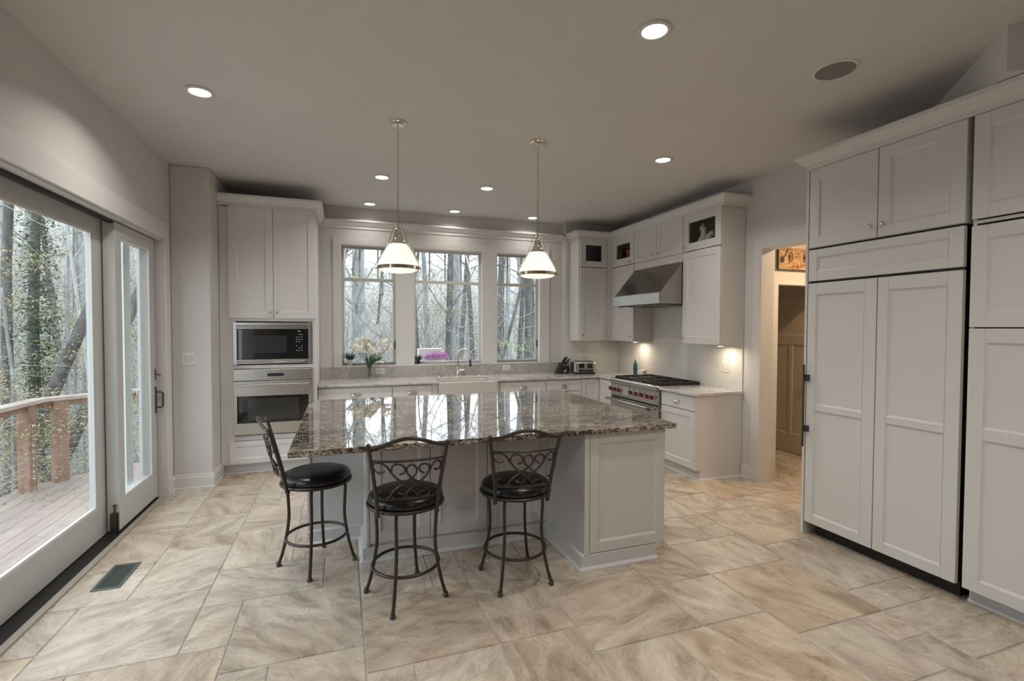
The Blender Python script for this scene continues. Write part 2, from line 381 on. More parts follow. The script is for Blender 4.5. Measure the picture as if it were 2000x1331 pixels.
def carcass(o, plane, u0, u1, v0, v1, depth, parent, mat=MW, t=.018, shelf=None, inner=None, name='body'):
    mb = MB(); d = .022
    obox(mb, o, plane, u0, u0+t, v0, v1, d, depth); obox(mb, o, plane, u1-t, u1, v0, v1, d, depth)
    obox(mb, o, plane, u0+t, u1-t, v0, v0+t, d, depth); obox(mb, o, plane, u0+t, u1-t, v1-t, v1, d, depth)
    if not inner: obox(mb, o, plane, u0+t, u1-t, v0+t, v1-t, depth-t, depth)
    for z in (shelf or []): obox(mb, o, plane, u0+t, u1-t, z-.009, z+.009, d, depth-t)
    mb.build(name, mat, parent)
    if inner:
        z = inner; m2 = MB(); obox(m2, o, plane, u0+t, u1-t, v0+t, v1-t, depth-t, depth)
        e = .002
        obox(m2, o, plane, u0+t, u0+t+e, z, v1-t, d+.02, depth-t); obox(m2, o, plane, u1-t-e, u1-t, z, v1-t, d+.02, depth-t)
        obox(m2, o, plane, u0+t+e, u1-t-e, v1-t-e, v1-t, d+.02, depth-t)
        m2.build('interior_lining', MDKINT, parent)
def glassdoor(o, plane, u0, u1, v0, v1, parent, fr=.065):
    mb = MB(); obox(mb, o, plane, u0, u0+fr, v0, v1, 0, .02); obox(mb, o, plane, u1-fr, u1, v0, v1, 0, .02)
    obox(mb, o, plane, u0+fr, u1-fr, v0, v0+fr, 0, .02); obox(mb, o, plane, u0+fr, u1-fr, v1-fr, v1, 0, .02)
    d = mb.build('glass_door', MW, parent, bevel=.0015)
    g = MB(); obox(g, o, plane, u0+fr, u1-fr, v0+fr, v1-fr, .009, .013); g.build('pane', MGLASS, d); return d
# ------------------------------------------------------------ key dimensions
CZ = 3.138; XL = -1.549; XR = 4.045; YB = 6.67; YT = 6.55; CT = .915
# ============================================================ SHELL
# floor: Versailles pattern of stone tiles on a 21.35 cm module
def floor():
    u = .2135; x0, y0 = -1.824, -1.57-9*.2135; nx, ny = 34, 49; rnd = random.Random(11); g = [[0]*nx for _ in range(ny)]
    mb = MB(); mb.c = []
    sizes = [(3, 2), (2, 3), (3, 3), (2, 2), (3, 2), (2, 1), (1, 2), (2, 2), (1, 2), (1, 1), (2, 2)]
    for j in range(ny):
        for i in range(nx):
            if g[j][i]: continue
            opts = sizes[:]; rnd.shuffle(opts); opts.append((1, 1))
            prev = opts
            for (w, h) in sorted(opts, key=lambda q: rnd.random()-.035*q[0]*q[1]):
                if i+w <= nx and j+h <= ny and not any(g[j+b][i+a] for a in range(w) for b in range(h)): break
            for a in range(w):
                for b in range(h): g[j+b][i+a] = 1
            X0, X1, Y0, Y1 = x0+i*u+.0042, x0+(i+w)*u-.0042, y0+j*u+.0042, y0+(j+h)*u-.0042
            if X0 > 4.0 and (Y0 < 2.7 or Y0 > 6.2): continue
            b_ = .003; c = (rnd.random(), rnd.random(), rnd.random()); k = len(mb.v)
            mb.v += [(X0, Y0, -.006), (X1, Y0, -.006), (X1, Y1, -.006), (X0, Y1, -.006), (X0+b_, Y0+b_, 0), (X1-b_, Y0+b_, 0), (X1-b_, Y1-b_, 0), (X0+b_, Y1-b_, 0)]
            mb.f += [(k+4, k+5, k+6, k+7)]+[(k+q, k+(q+1) % 4, k+4+(q+1) % 4, k+4+q) for q in range(4)]
            mb.c += [c]*8
    o = struct('floor', mb, MTILE)
    MB().box(-1.80, 5.6, -3.6, 7.0, -.10, -.0045).build('grout_bed', MGROUT, o)
floor()
struct('ceiling', MB().box(-1.75, 4.25, -3.6, 7.0, CZ, CZ+.12), MCEIL)
struct('wall_front', MB().box(-1.75, 4.25, -3.6, -3.45, 0, CZ), MWALL)
# back wall with three window openings
WINS = [(-.005, .690), (.928, 1.888), (2.103, 2.772)]; WZ0, WZ1 = 1.085, 2.655
mb = MB(); xs = [-1.75]+[a for w in WINS for a in w]+[3.13]
mb.box(-1.75, 3.13, YB, YB+.2, -.1, WZ0).box(-1.75, 3.13, YB, YB+.2, WZ1, CZ)
for i in range(0, len(xs), 2): mb.box(xs[i], xs[i+1], YB, YB+.2, WZ0, WZ1)
mb.box(3.13, XR+.15, YT, YB+.2, -.1, CZ)
struct('wall_back', mb, MWALL)
# left wall and sliding-door opening
DY0, DY1, DZ = 1.55, 5.285, 2.392
struct('wall_left', MB().box(XL-.2, XL, -3.6, DY0, -.1, CZ).box(XL-.2, XL, DY0, DY1, DZ, CZ).box(XL-.2, XL, DY1, YB, -.1, CZ), MWALL)
struct('wall_left_return', MB().box(XL, -1.217, 5.4885, YB, 0, CZ), MWALL, bevel=.012)
# right wall with doorway
OY0, OY1, OZ = 2.80, 3.84, 2.405
struct('wall_right', MB().box(XR, XR+.145, -3.6, OY0, -.1, CZ).box(XR, XR+.145, OY0, OY1, OZ, CZ).box(XR, XR+.145, OY1, YT, -.1, CZ), MWALL)
dd = Vector((3.354-3.912, 1.54-2.113, 0)).normalized(); a_ = Vector((3.912, 2.113, 0))-dd*.19; b_ = Vector((3.354, 1.54, 0))+dd*.1; nn = Vector((dd.y, -dd.x, 0))*.1*-1
struct('wall_diagonal', MB().prism([(a_.x, a_.y), (b_.x, b_.y), (b_.x-nn.x, b_.y-nn.y), (a_.x-nn.x, a_.y-nn.y)], 'z', 2.90, CZ), MWALL)
# hall beyond the doorway
struct('wall_hall', MB().box(XR+.145, 4.575, 4.13, 4.24, 0, 2.75).box(4.575, 5.9, 4.13, 4.24, 2.075, 2.75), MHALL)
struct('wall_hall_far', MB().box(5.9, 6.0, 2.2, 6.6, 0, 2.75), MHALL)
struct('wall_hall_right', MB().box(XR+.145, 6.0, 2.2, 2.3, 0, 2.75), MHALL)
struct('wall_closet', MB().box(4.3, 5.9, 5.6, 5.7, 0, 2.75), MHALL)
struct('ceiling_hall', MB().box(XR+.145, 6.0, 2.2, 6.6, 2.75, 2.85), MHALL)
struct('floor_hall', MB().box(5.43, 6.0, 2.2, 6.6, -.1, -.001), MGROUT)
struct('trim_1', MB().box(4.50, 4.575, 4.115, 4.13, 0, 2.075).box(4.50, 5.9, 4.115, 4.13, 2.075, 2.10).box(4.56, 4.575, 4.13, 4.24, 0, 2.075), MTRIM)
# doorway casing (jamb liner, face casing, head)
struct('trim_2', MB().box(XR-.02, XR, OY1, OY1+.095, 0, 2.405).box(XR-.02, XR, OY0, OY1+.095, 2.405, 2.52).box(XR-.028, XR, OY0, OY1+.105, 2.52, 2.545)
       .box(XR-.02, XR+.15, OY1-.012, OY1, 0, 2.405).box(XR-.02, XR+.15, OY0, OY1-.012, 2.393, 2.405), MTRIM, bevel=.002)
# window casing plate
mb = MB(); y0, y1 = YB-.02, YB; xs = [-.105]+[a for w in WINS for a in w]+[2.925]
mb.box(-.105, 2.925, y0, y1, WZ1, 2.75)
for i in range(0, 8, 2): mb.box(xs[i], xs[i+1], y0, y1, 1.066, WZ1)
for a, b in WINS:
    mb.box(a, b, y0, YB+.075, 1.066, WZ0)
    mb.box(a-.001, a+.004, y0+.002, YB+.1, WZ0, WZ1).box(b-.004, b+.001, y0+.002, YB+.1, WZ0, WZ1).box(a, b, y0+.002, YB+.1, WZ1-.004, WZ1+.001)
struct('trim_3', mb, MTRIM, bevel=.0015)
# windows: frame, two-light sash with muntins over a mid rail
for i, ((a, b), mx) in enumerate(zip(WINS, ([.228, .461], [1.152, 1.372, 1.597], [2.295, 2.509])), 1):
    f = .030; g0, g1, z0, z1 = a+.004, b-.004, WZ0, WZ1-.004; Y0, Y1 = YB+.075, YB+.115; m_ = MTRIM if i == 2 else MSASH
    w = struct(f'window_{i}', MB().box(g0, g0+f, Y0, Y1, z0, z1).box(g1-f, g1, Y0, Y1, z0, z1).box(g0+f, g1-f, Y0, Y1, z0, z0+.034).box(g0+f, g1-f, Y0, Y1, z1-f, z1).box(g0+f, g1-f, Y0+.005, Y1, 2.195, 2.235), m_, bevel=.002)
    mu = MB()
    for x in mx: mu.box(x-.009, x+.009, Y0+.01, Y1-.005, 2.235, z1-f)
    mu.build('muntin', MSASH, w)
    MB().box(g0+f, g1-f, Y0+.022, Y0+.026, z0+.034, z1-f).build('pane', MGLASS, w)
    if i != 2:
        MB().box(g1-.016, g1-.004, Y0-.014, Y0, 1.30, 1.40).cyl((g1-.010, Y0-.008, 1.31), (g1-.010, Y0-.025, 1.29), .004, 8).build('sash_lock', MDARKM, w, label='black sash lock on the side of the frame')
    cx = (a+b)/2+.13
    MB().box(cx-.03, cx+.03, Y0-.02, Y0, z0, z0+.016).tube([(cx, Y0-.015, z0+.016), (cx+.01, Y0-.03, z0+.03), (cx+.06, Y0-.035, z0+.026)], .004, 8).build('window_crank', MNICK, w)
# crown moulding over the cabinets and the window wall
CR = [(0, 2.864), (.012, 2.864), (.012, 2.895), (.022, 2.900), (.034, 2.912), (.052, 2.935), (.062, 2.948), (.070, 2.950), (.070, 2.972), (0, 2.972)]
struct('trim_4', MB().sweep([(-1.215, 5.828), (-.268, 5.828), (-.268, YB), (3.20, YB), (3.20, 6.262), (3.742, 6.262), (3.742, 4.045), (XR, 4.045)], CR, -1), MTRIM)
CR2 = [(a*1.05, z-2.864+2.787) for a, z in CR]
struct('trim_5', MB().sweep([(XR, 2.775), (3.372, 2.775), (3.372, .855), (XR, .855)], CR2, -1), MTRIM)
# sliding door surround on the left wall
x = XL
struct('trim_6', MB().box(x, x+.022, DY0-.1, DY1+.105, DZ, DZ+.15).box(x, x+.022, DY1, DY1+.105, 0, DZ).box(x, x+.022, DY0-.1, DY0, 0, DZ), MTRIM, bevel=.003)
struct('trim_7', MB().box(x-.2, x, DY1-.012, DY1, .0, DZ).box(x-.2, x, DY0, DY1, DZ-.012, DZ).box(x-.2, x, DY0, DY0+.012, 0, DZ), MTRIM)
struct('trim_8', MB().box(x-.24, x-.045, DY0+.012, DY1-.012, -.02, .012).box(x-.095, x-.060, DY0+.012, DY1-.02, DZ-.035, DZ-.012), MGAP)
struct('trim_9', MB().box(x-.045, x-.004, DY0+.012, DY1-.012, 0, .014), flat('threshold_wood', (.40, .36, .31), .4), bevel=.003)
def slider(name, x0, x1, y0, y1, z0, z1, st, rb, rtp):
    w = struct(name, MB().box(x0, x1, y0, y0+st, z0, z1).box(x0, x1, y1-st, y1, z0, z1).box(x0, x1, y0+st, y1-st, z0, z0+rb).box(x0, x1, y0+st, y1-st, z1-rtp, z1), MDOORW, bevel=.003)
    g = .012; Y0, Y1, Z0, Z1 = y0+st, y1-st, z0+rb, z1-rtp
    MB().box(x1-.016, x1-.004, Y0, Y0+g, Z0, Z1).box(x1-.016, x1-.004, Y1-g, Y1, Z0, Z1).box(x1-.016, x1-.004, Y0+g, Y1-g, Z0, Z0+g).box(x1-.016, x1-.004, Y0+g, Y1-g, Z1-g, Z1).build('glazing_bead', MTRIM, w)
    MB().box(x0+.02, x0+.025, Y0, Y1, Z0, Z1).build('pane', MGLASS, w); return w
slider('door_1', -1.735, -1.690, 2.10, 4.53, .020, 2.372, .225, .235, .105)
d2 = slider('door_2', -1.680, -1.602, 4.43, 5.235, .035, 2.372, .108, .228, .105)
MB().box(-1.648, -1.61, 5.235, 5.262, .03, 2.37).build('weatherstrip', MGAP, d2)
MB().box(-1.602, -1.596, 5.203, 5.233, .80, 1.04).build('handle_plate', MDARKM, d2)
MB().tube([(-1.598, 5.22, .99), (-1.56, 5.225, .99), (-1.548, 5.228, .975), (-1.548, 5.228, .865), (-1.56, 5.225, .85), (-1.598, 5.22, .85)], .008, 8).build('door_handle', MDARKM, d2, smooth=60)
MB().box(-1.602, -1.598, 5.205, 5.23, 1.10, 1.20).tube([(-1.60, 5.218, 1.15), (-1.575, 5.225, 1.15), (-1.57, 5.235, 1.135)], .006, 8).build('door_latch', MDARKM, d2, smooth=60)
MB().tube([(-1.68, 5.17, 1.02), (-1.72, 5.17, 1.02), (-1.72, 5.17, .85), (-1.68, 5.17, .85)], .007, 8).build('outer_handle', MNICK, d2, smooth=60)
MB().box(-1.660, -1.607, 4.421, 4.43, .035, .165).cyl((-1.628, 4.414, .04), (-1.628, 4.414, .225), .006).box(-1.650, -1.606, 4.400, 4.43, .165, .175).ball((-1.628, 4.414, .232), .011).build('foot_bolt', MDARKM, d2)
struct('trim_10', MB().box(-1.79, -1.742, 4.97, 5.11, .0, DZ-.012), flat('outer_jamb_paint', (.72, .78, .78), .4))
# baseboards
BBP = [(0, 0), (.022, 0), (.022, .010), (.016, .018), (.016, .112), (.010, .118), (.010, .135), (0, .14)]
struct('baseboard_left', MB().sweep([(XL, DY1+.105), (XL, 5.4885), (-1.217, 5.4885), (-1.217, 5.80)], BBP, -1), MTRIM)
struct('baseboard_right', MB().sweep([(XR, 4.06), (XR, OY1+.095)], BBP, -1), MTRIM)
struct('baseboard_front_left', MB().sweep([(XL, -3.45), (XL, DY0-.1)], BBP, -1), MTRIM)
# the open door leaf seen beyond the hall
dl = front('W', 5.38, 4.30, 4.99, .012, 2.04, .035, ops=[(4.42, 4.87, 1.50, 1.92), (4.42, 4.62, .25, 1.38), (4.67, 4.87, .25, 1.38)], slope=.012)
o = struct('door_3', dl, flat('hall_door_paint', (.54, .44, .32), .5), bevel=.002)
MB().lathe([(.028, 0), (.026, .006), (.01, .01), (.01, .035), (.024, .045), (.026, .06), (0, .07)], (5.38, 4.36, 1.0), 16, (-1, 0, 0)).build('door_knob', MNICK, o, smooth=40)
# picture above the hall opening
pc = thing('wall_picture', 'rustic metal picture with a dark banjo shape, hung over the hall opening', 'picture', (4.79, 4.10, 2.246))
x0, x1, z0, z1 = 4.556, 5.15, 2.246, 2.485
m_, n_, b__ = newmat('rusty_print'); v_ = mapping(n_, (3, 3, 9)); k_ = noise_node(n_, v_, 4, 8, .7, 1)
c_ = ramp(n_, k_.outputs['Fac'], [(.32, (.20, .07, .03)), (.45, (.42, .22, .09)), (.55, (.55, .38, .20)), (.7, (.50, .44, .26))]); n_.links.new(c_.outputs[0], b__.inputs['Base Color']); b__.inputs['Roughness'].default_value = .5
MB().box(x0, x1, 4.102, 4.115, z0, z1).build('print', m_, pc)
MB().box(x0-.008, x0, 4.098, 4.115, z0-.006, z1+.006).box(x0, x1, 4.098, 4.115, z0-.006, z0).build('frame', MBLK, pc)
mb = MB().lathe([(0, .001), (.036, .001), (.036, 0)], (4.605, 4.102, 2.352), 20, (0, -1, 0)).prism([(4.62, 2.365), (4.628, 2.357), (4.69, 2.455), (4.70, 2.478), (4.682, 2.478)], 'y', 4.1005, 4.102)
mb.build('banjo_motif', flat('motif_dark', (.05, .025, .02), .5), pc)
for cxx in (4.725, 4.945):
    MB().tube([(cxx+.035*math.cos(t)*.8, 4.1015, 2.385+.052*math.sin(t)) for t in [2*math.pi*k/20 for k in range(21)]], .009, 6, flat_=.2).ball((cxx, 4.102, 2.385), .018, 10, (1, .1, 1.4)).build('medallion_motif', flat('motif_brown', (.08, .05, .03), .5), pc)
mb = MB(); rnd = random.Random(3)
for k in range(46):
    xx = 4.70+rnd.random()*.42; zz = 2.262+rnd.random()*.055; mb.prism([(xx, zz), (xx+rnd.uniform(.008, .02), zz+rnd.uniform(-.004, .004)), (xx+rnd.uniform(.004, .016), zz+rnd.uniform(.008, .02))], 'y', 4.1008, 4.102)
mb.build('faded_red_print', flat('faded_red', (.42, .07, .03), .5), pc)
# ============================================================ CABINETS
# ---- tall oven cabinet
def S_(mb, *a): return mb.box(*a)
oc = thing('oven_cabinet', 'tall white cabinet with microwave and wall oven built in, beside the sliding door', 'cabinet', (-.74, 6.2, 0))
P = 5.81
MB().box(-1.213, -1.195, P+.02, 6.66, .0, 2.87).box(-.288, -.27, P+.02, 6.66, .0, 2.87).box(-1.195, -.288, 6.64, 6.66, .1, 2.87).box(-1.195, -.288, P+.04, 6.64, 2.852, 2.87)\
    .box(-1.195, -.288, P+.04, 6.64, 1.655, 1.673).box(-1.195, -.288, P+.04, 6.64, 1.140, 1.158).box(-1.195, -.288, P+.04, 6.64, .385, .403).box(-1.195, -.288, P+.04, 6.64, .095, .113)\
    .box(-1.195, -1.09, P+.02, P+.04, .113, 2.85).box(-.312, -.288, P+.02, P+.04, .113, 2.85).box(-1.09, -.312, P+.02, P+.04, 1.645, 1.68).box(-1.09, -.312, P+.02, P+.04, 1.136, 1.176)\
    .box(-1.09, -.312, P+.02, P+.04, .365, .42).build('body', MW, oc, bevel=.0015)
MB().box(-1.195, -.288, P+.09, P+.105, .016, .095).build('toe_kick', MW, oc)
MB().sweep([(-1.195, P+.09), (-.288, P+.09)], [(0, 0), (.018, 0), (.014, .014), (0, .018)], -1).build('shoe_moulding', MW, oc)
for u0, u1, ku in ((-1.122, -.699, -.733), (-.695, -.274, -.667)):
    d = front('S', P, u0, u1, 1.678, 2.862, fr=.075).build('door', MW, oc, bevel=.0015); knob('S', P, ku, 1.745, d)
d = front('S', P, -1.132, -.300, .120, .362, fr=.055).build('drawer', MW, oc, bevel=.0015); cup('S', P, -.716, .245, d)
# ---- microwave
mw = thing('microwave', 'black-fronted built-in microwave above the wall oven', 'microwave', (-.70, 6.0, 1.18))
X0, X1, Z0, Z1 = -1.086, -.316, 1.180, 1.640
MB().box(X0+.02, X1-.02, P+.03, 6.3, Z0+.01, Z1-.01).build('body', MBLK, mw)
MB().box(X0, X0+.034, P-.004, P+.016, Z0, Z1).box(X1-.034, X1, P-.004, P+.016, Z0, Z1).box(X0+.034, X1-.034, P-.004, P+.016, 1.600, Z1-.008).build('trim_frame', MST, mw, bevel=.002)
mb = MB()
for z in (1.582, 1.566, 1.222, 1.206, 1.190): mb.box(X0+.034, X1-.034, P-.004, P+.012, z, z+.011)
mb.build('vent_louvre', MST, mw, bevel=.001)
MB().box(X0+.034, X1-.034, P, P+.012, 1.236, 1.562).build('door_glass', MBGLASS, mw)
MB().box(-.93, -.57, P-.001, P, 1.305, 1.490).build('door_window', flat('dim_window_glass', (.03, .035, .04), .08), mw)
mb = MB()
for r_, z in enumerate((1.50, 1.47, 1.445, 1.42, 1.375, 1.35, 1.325)):
    for c_ in range(3):
        if (r_ + c_) % 5: mb.box(-.475+c_*.026, -.465+c_*.026, P-.0015, P, z, z+.008)
mb.box(-.46, -.43, P-.0015, P, 1.535, 1.545).build('keypad_marks', flat('keypad_white', (.5, .5, .5), .5), mw)
# ---- wall oven
wv = thing('wall_oven', 'stainless steel wall oven under the microwave', 'oven', (-.70, 6.0, .425))
X0, X1 = -1.084, -.312
MB().box(X0+.02, X1-.02, P+.03, 6.3, .43, 1.125).build('body', MBLK, wv)
MB().box(X0, X1, P-.018, P+.018, 1.010, 1.132).build('control_panel', MST, wv, bevel=.003)
MB().box(-.76, -.60, P-.0195, P-.018, 1.054, 1.086).build('display', flat('oven_display', (.02, .03, .05), .1), wv)
mb = MB(); rnd = random.Random(1)
for k in range(16):
    for q in range(2):
        xx = -1.03+k*.044
        if not (-.79 < xx < -.58): mb.box(xx, xx+.010, P-.0192, P-.018, 1.056+q*.022, 1.061+q*.022)
mb.build('button_marks', flat('button_grey', (.2, .2, .2), .5), wv)
MB().box(X0, X1, P-.022, P+.018, .845, 1.004).box(X0, X0+.032, P-.022, P+.018, .555, .845).box(X1-.04, X1, P-.022, P+.018, .555, .845).box(X0, X1, P-.022, P+.018, .432, .555).build('door', MST, wv, bevel=.003)
MB().box(X0+.032, X1-.04, P-.014, P+.01, .555, .845).build('door_glass', MBGLASS, wv)
MB().box(-.955, -.45, P-.0155, P-.014, .585, .815).build('inner_window', flat('oven_window_glass', (.03, .032, .03), .06, coat=.5), wv)
MB().box(X0+.02, X1-.03, P-.05, P-.028, .950, .976).box(X0+.05, X0+.07, P-.03, P-.02, .955, .97).box(X1-.09, X1-.07, P-.03, P-.02, .955, .97).build('door_handle', MST, wv, bevel=.006)
MB().box(X0+.01, X1-.01, P-.005, P+.018, .422, .432).build('lower_vent', MBLK, wv)
# ---- window-run base cabinets (faces at y = 6.06)
def base_S(label, u0, u1, fronts, group=None, dep=.60):
    t = thing('base_cabinet', label, 'cabinet', ((u0+u1)/2, 6.36, 0), group)
    carcass('S', 6.04, u0, u1, .105, .88, dep, t)
    MB().box(u0, u1, 6.13, 6.145, 0, .105).build('toe_kick', MW, t)
    for kind, a, b, c, d in fronts:
        if kind == 'drawer':
            o = front('S', 6.04, a, b, c, d, fr=.05, slab=d-c < .16).build('drawer', MW, t, bevel=.002); cup('S', 6.04, (a+b)/2, (c+d)/2, o, .115)
        else:
            o = front('S', 6.04, a, b, c, d).build('door', MW, t, bevel=.0015); knob('S', 6.04, b-.035 if kind == 'doorL' else a+.035, d-.06, o)
    return t
base_S('white base cabinet with drawers under the marble counter, next to the oven cabinet', -.266, .574, [('drawer', -.262, .571, .715, .862), ('drawer', -.262, .571, .42, .708), ('drawer', -.262, .571, .112, .413)])
base_S('narrow white base cabinet just left of the apron sink', .576, 1.118, [('drawer', .579, 1.055, .715, .862), ('doorL', .579, 1.055, .112, .708)])
sb = thing('sink_base_cabinet', 'white cabinet holding the apron-front sink', 'cabinet', (1.52, 6.36, 0))
MB().box(1.120, 1.134, 6.06, 6.65, .105, .88).box(1.904, 1.918, 6.06, 6.65, .105, .88).box(1.134, 1.904, 6.06, 6.65, .105, .123).box(1.134, 1.904, 6.63, 6.65, .123, .64).build('body', MW, sb)
MB().box(1.12, 1.918, 6.13, 6.145, 0, .105).build('toe_kick', MW, sb)
for q in ((1.059, 1.134), (1.904, 1.952)): MB().box(q[0], q[1], 6.048, 6.0605, .105, .880).build('face_filler', MW, sb)
for a, b, k in ((1.124, 1.517, 1.48), (1.521, 1.914, 1.558)):
    o = front('S', 6.04, a, b, .112, .625).build('door', MW, sb, bevel=.0015); knob('S', 6.04, k, .565, o)
base_S('white base cabinet right of the apron sink', 1.920, 2.612, [('drawer', 1.955, 2.608, .715, .862), ('doorL', 1.955, 2.278, .112, .708), ('doorR', 2.282, 2.608, .112, .708)])
base_S('white drawer cabinet below the knife block', 2.614, 3.148, [('drawer', 2.618, 3.144, .715, .862), ('drawer', 2.618, 3.144, .42, .708), ('drawer', 2.618, 3.144, .112, .413)], dep=.50)
t = thing('corner_cabinet', 'white corner base cabinet below the toaster, with a door on each face', 'cabinet', (3.7, 6.2, 0))
MB().box(3.150, 3.168, 6.062, 6.54, .105, .88).box(3.168, 4.03, 6.52, 6.54, .105, .88).box(3.45, 4.03, 5.712, 5.73, .105, .88).box(4.012, 4.03, 5.73, 6.52, .105, .88).box(3.168, 4.012, 6.062, 6.52, .105, .123).box(3.43, 3.45, 6.035, 6.062, .105, .88).build('body', MW, t)
MB().box(3.15, 3.51, 6.13, 6.145, 0, .105).box(3.495, 3.51, 5.712, 6.13, 0, .105).build('toe_kick', MW, t)
front('S', 6.04, 3.153, 3.425, .112, .872, fr=.055).build('door', MW, t, bevel=.0015); front('W', 3.43, 5.715, 6.032, .112, .872, fr=.055).build('door', MW, t, bevel=.0015)
# ---- cabinet right of the range (end panel towards the camera)
rc = thing('base_cabinet', 'white base cabinet with one drawer and door between the range and the doorway', 'cabinet', (3.74, 4.37, 0))
MB().box(3.44, 4.04, 4.068, 4.086, .105, .882).box(3.50, 4.04, 4.068, 4.086, 0, .105).box(3.46, 4.04, 4.632, 4.65, .105, .882).box(3.46, 4.04, 4.086, 4.632, .105, .123).box(4.02, 4.04, 4.086, 4.632, .123, .882).box(3.46, 4.02, 4.086, 4.632, .865, .882).build('body', MW, rc, bevel=.0015)
MB().box(3.50, 3.515, 4.086, 4.65, 0, .105).build('toe_kick', MW, rc)
MB().sweep([(4.04, 4.068), (3.50, 4.068), (3.50, 4.65)], [(0, 0), (.018, 0), (.014, .014), (0, .018)], 1).build('shoe_moulding', MW, rc)
o = front('W', 3.44, 4.090, 4.646, .722, .872, slab=True).build('drawer', MW, rc, bevel=.002); cup('W', 3.44, 4.38, .80, o)
o = front('W', 3.44, 4.090, 4.646, .112, .714, fr=.065).build('door', MW, rc, bevel=.0015); knob('W', 3.44, 4.612, .648, o)
# ---- upper cabinets
t = thing('wall_cabinet', 'white upper cabinet with a small glass door on top, beside the window', 'cabinet', (3.45, 6.40, 1.40))
carcass('S', 6.24, 3.205, 3.705, 1.402, 2.872, .30, t, inner=2.46, shelf=[2.44])
MB().box(3.655, 3.722, 6.24, 6.262, 1.402, 2.872).box(3.722, 3.744, 6.21, 6.262, 1.402, 2.872).build('corner_filler', MW, t)
d = glassdoor('S', 6.24, 3.222, 3.650, 2.462, 2.862, t, .085); knob('S', 6.24, 3.262, 2.50, d)
d = front('S', 6.24, 3.222, 3.650, 1.405, 2.452, fr=.075).build('door', MW, t, bevel=.0015); knob('S', 6.24, 3.262, 1.48, d)
t = thing('wall_cabinet', 'white upper cabinet with a red vase behind its glass door, left of the range hood', 'cabinet', (3.88, 5.96, 1.40))
carcass('W', 3.722, 5.656, 6.238, 1.402, 2.872, .318, t, inner=2.46, shelf=[2.44])
d = glassdoor('W', 3.722, 5.660, 6.205, 2.462, 2.862, t, .10); knob('W', 3.722, 5.725, 2.49, d)
d = front('W', 3.722, 5.660, 6.205, 1.405, 2.452, fr=.075).build('door', MW, t, bevel=.0015); knob('W', 3.722, 5.722, 1.475, d)
t = thing('wall_cabinet', 'short white two-door cabinet above the range hood', 'cabinet', (3.88, 5.16, 2.36))
carcass('W', 3.722, 4.662, 5.652, 2.36, 2.872, .318, t)
MB().box(3.728, 3.744, 4.664, 5.650, 2.36, 2.452).build('valance', MW, t)
for a, b, k in ((5.163, 5.648, 5.215), (4.666, 5.157, 5.105)):
    d = front('W', 3.722, a, b, 2.456, 2.862, fr=.065).build('door', MW, t, bevel=.0015); knob('W', 3.722, k, 2.515, d)
t = thing('wall_cabinet', 'white upper cabinet with a ceramic rooster behind glass, right of the range hood', 'cabinet', (3.88, 4.36, 1.40))
carcass('W', 3.722, 4.060, 4.658, 1.402, 2.872, .318, t, inner=2.46, shelf=[2.44])
d = glassdoor('W', 3.722, 4.066, 4.654, 2.462, 2.862, t, .085); knob('W', 3.722, 4.622, 2.512, d)
d = front('W', 3.722, 4.066, 4.654, 1.412, 2.452, fr=.075).build('door', MW, t, bevel=.0015); knob('W', 3.722, 4.622, 1.475, d)
# things behind the glass doors
solo('rooster_figurine', 'cream ceramic rooster behind the glass door right of the hood', 'figurine',
     MB().lathe([(.055, 0), (.075, .02), (.078, .07), (.062, .12), (.045, .145), (.034, .17), (.030, .20), (.033, .225), (.022, .245), (0, .25)], (3.84, 4.33, 2.45), 16, sq=(.8, 1)).ball((3.84, 4.345, 2.685), .032, 10).tube([(3.84, 4.37, 2.685), (3.84, 4.405, 2.672)], [.012, .001], 6)
     .tube([(3.84, 4.28, 2.53), (3.84, 4.235, 2.60), (3.84, 4.21, 2.62), (3.84, 4.195, 2.585)], [.04, .03, .022, .006], 8).ball((3.84, 4.345, 2.72), .014, 8, (.4, 1.3, 1)), MROOST, smooth=60)
_ro = bpy.data.objects['rooster_figurine']; _ro.scale = (1.1, 1.1, 1.12); _ro.location.y += .125
solo('red_vase', 'red glazed vase behind the glass door left of the hood', 'vase', MB().lathe([(.035, 0), (.052, .03), (.055, .06), (.040, .10), (.036, .13), (.048, .165), (.05, .17)], (3.87, 6.00, 2.45), 20), MRVASE, smooth=50).scale = (1.2, 1.2, 1.45)
for k, (xx, yy) in enumerate(((3.37, 6.40), (3.43, 6.37), (3.50, 6.41))):
    solo('drinking_glass', 'clear stemmed glass behind the small glass door beside the window', 'glass', MB().lathe([(.028, 0), (.004, .006), (.004, .07), (.025, .09), (.032, .13), (.028, .17)], (xx, yy, 2.45), 14), MGLASS, smooth=50, group='stemmed glasses in the cabinet beside the window')
# ---- countertops
mb = MB()
mb.box(-.266, 1.150, 6.005, YB-.02, .885, CT).box(1.150, 1.886, 6.435, YB-.02, .885, CT).box(1.886, 3.13, 6.005, YB-.02, .885, CT).box(3.13, 4.04, 6.005, YT-.012, .885, CT).box(3.405, 4.03, 5.692, 6.005, .885, CT)
solo('marble_countertop', 'white veined marble countertop running under the windows around the sink', 'countertop', mb, MMARB, bevel=.003)
solo('marble_countertop', 'short white marble countertop between the range and the doorway', 'countertop', MB().box(3.405, 4.041, 4.050, 4.652, .885, CT), MMARB, bevel=.003)
solo('marble_backsplash', 'low grey-veined marble backsplash under the windows', 'backsplash', MB().box(-.266, 3.128, YB-.02, YB-.0005, .885, 1.066), MMARB2, bevel=.002)
mb = MB().box(3.128, XR-.012, YT-.012, YT-.0005, .90, 1.402)
solo('tile_backsplash', 'white subway tile backsplash behind the toaster', 'backsplash', mb, MSUBX)
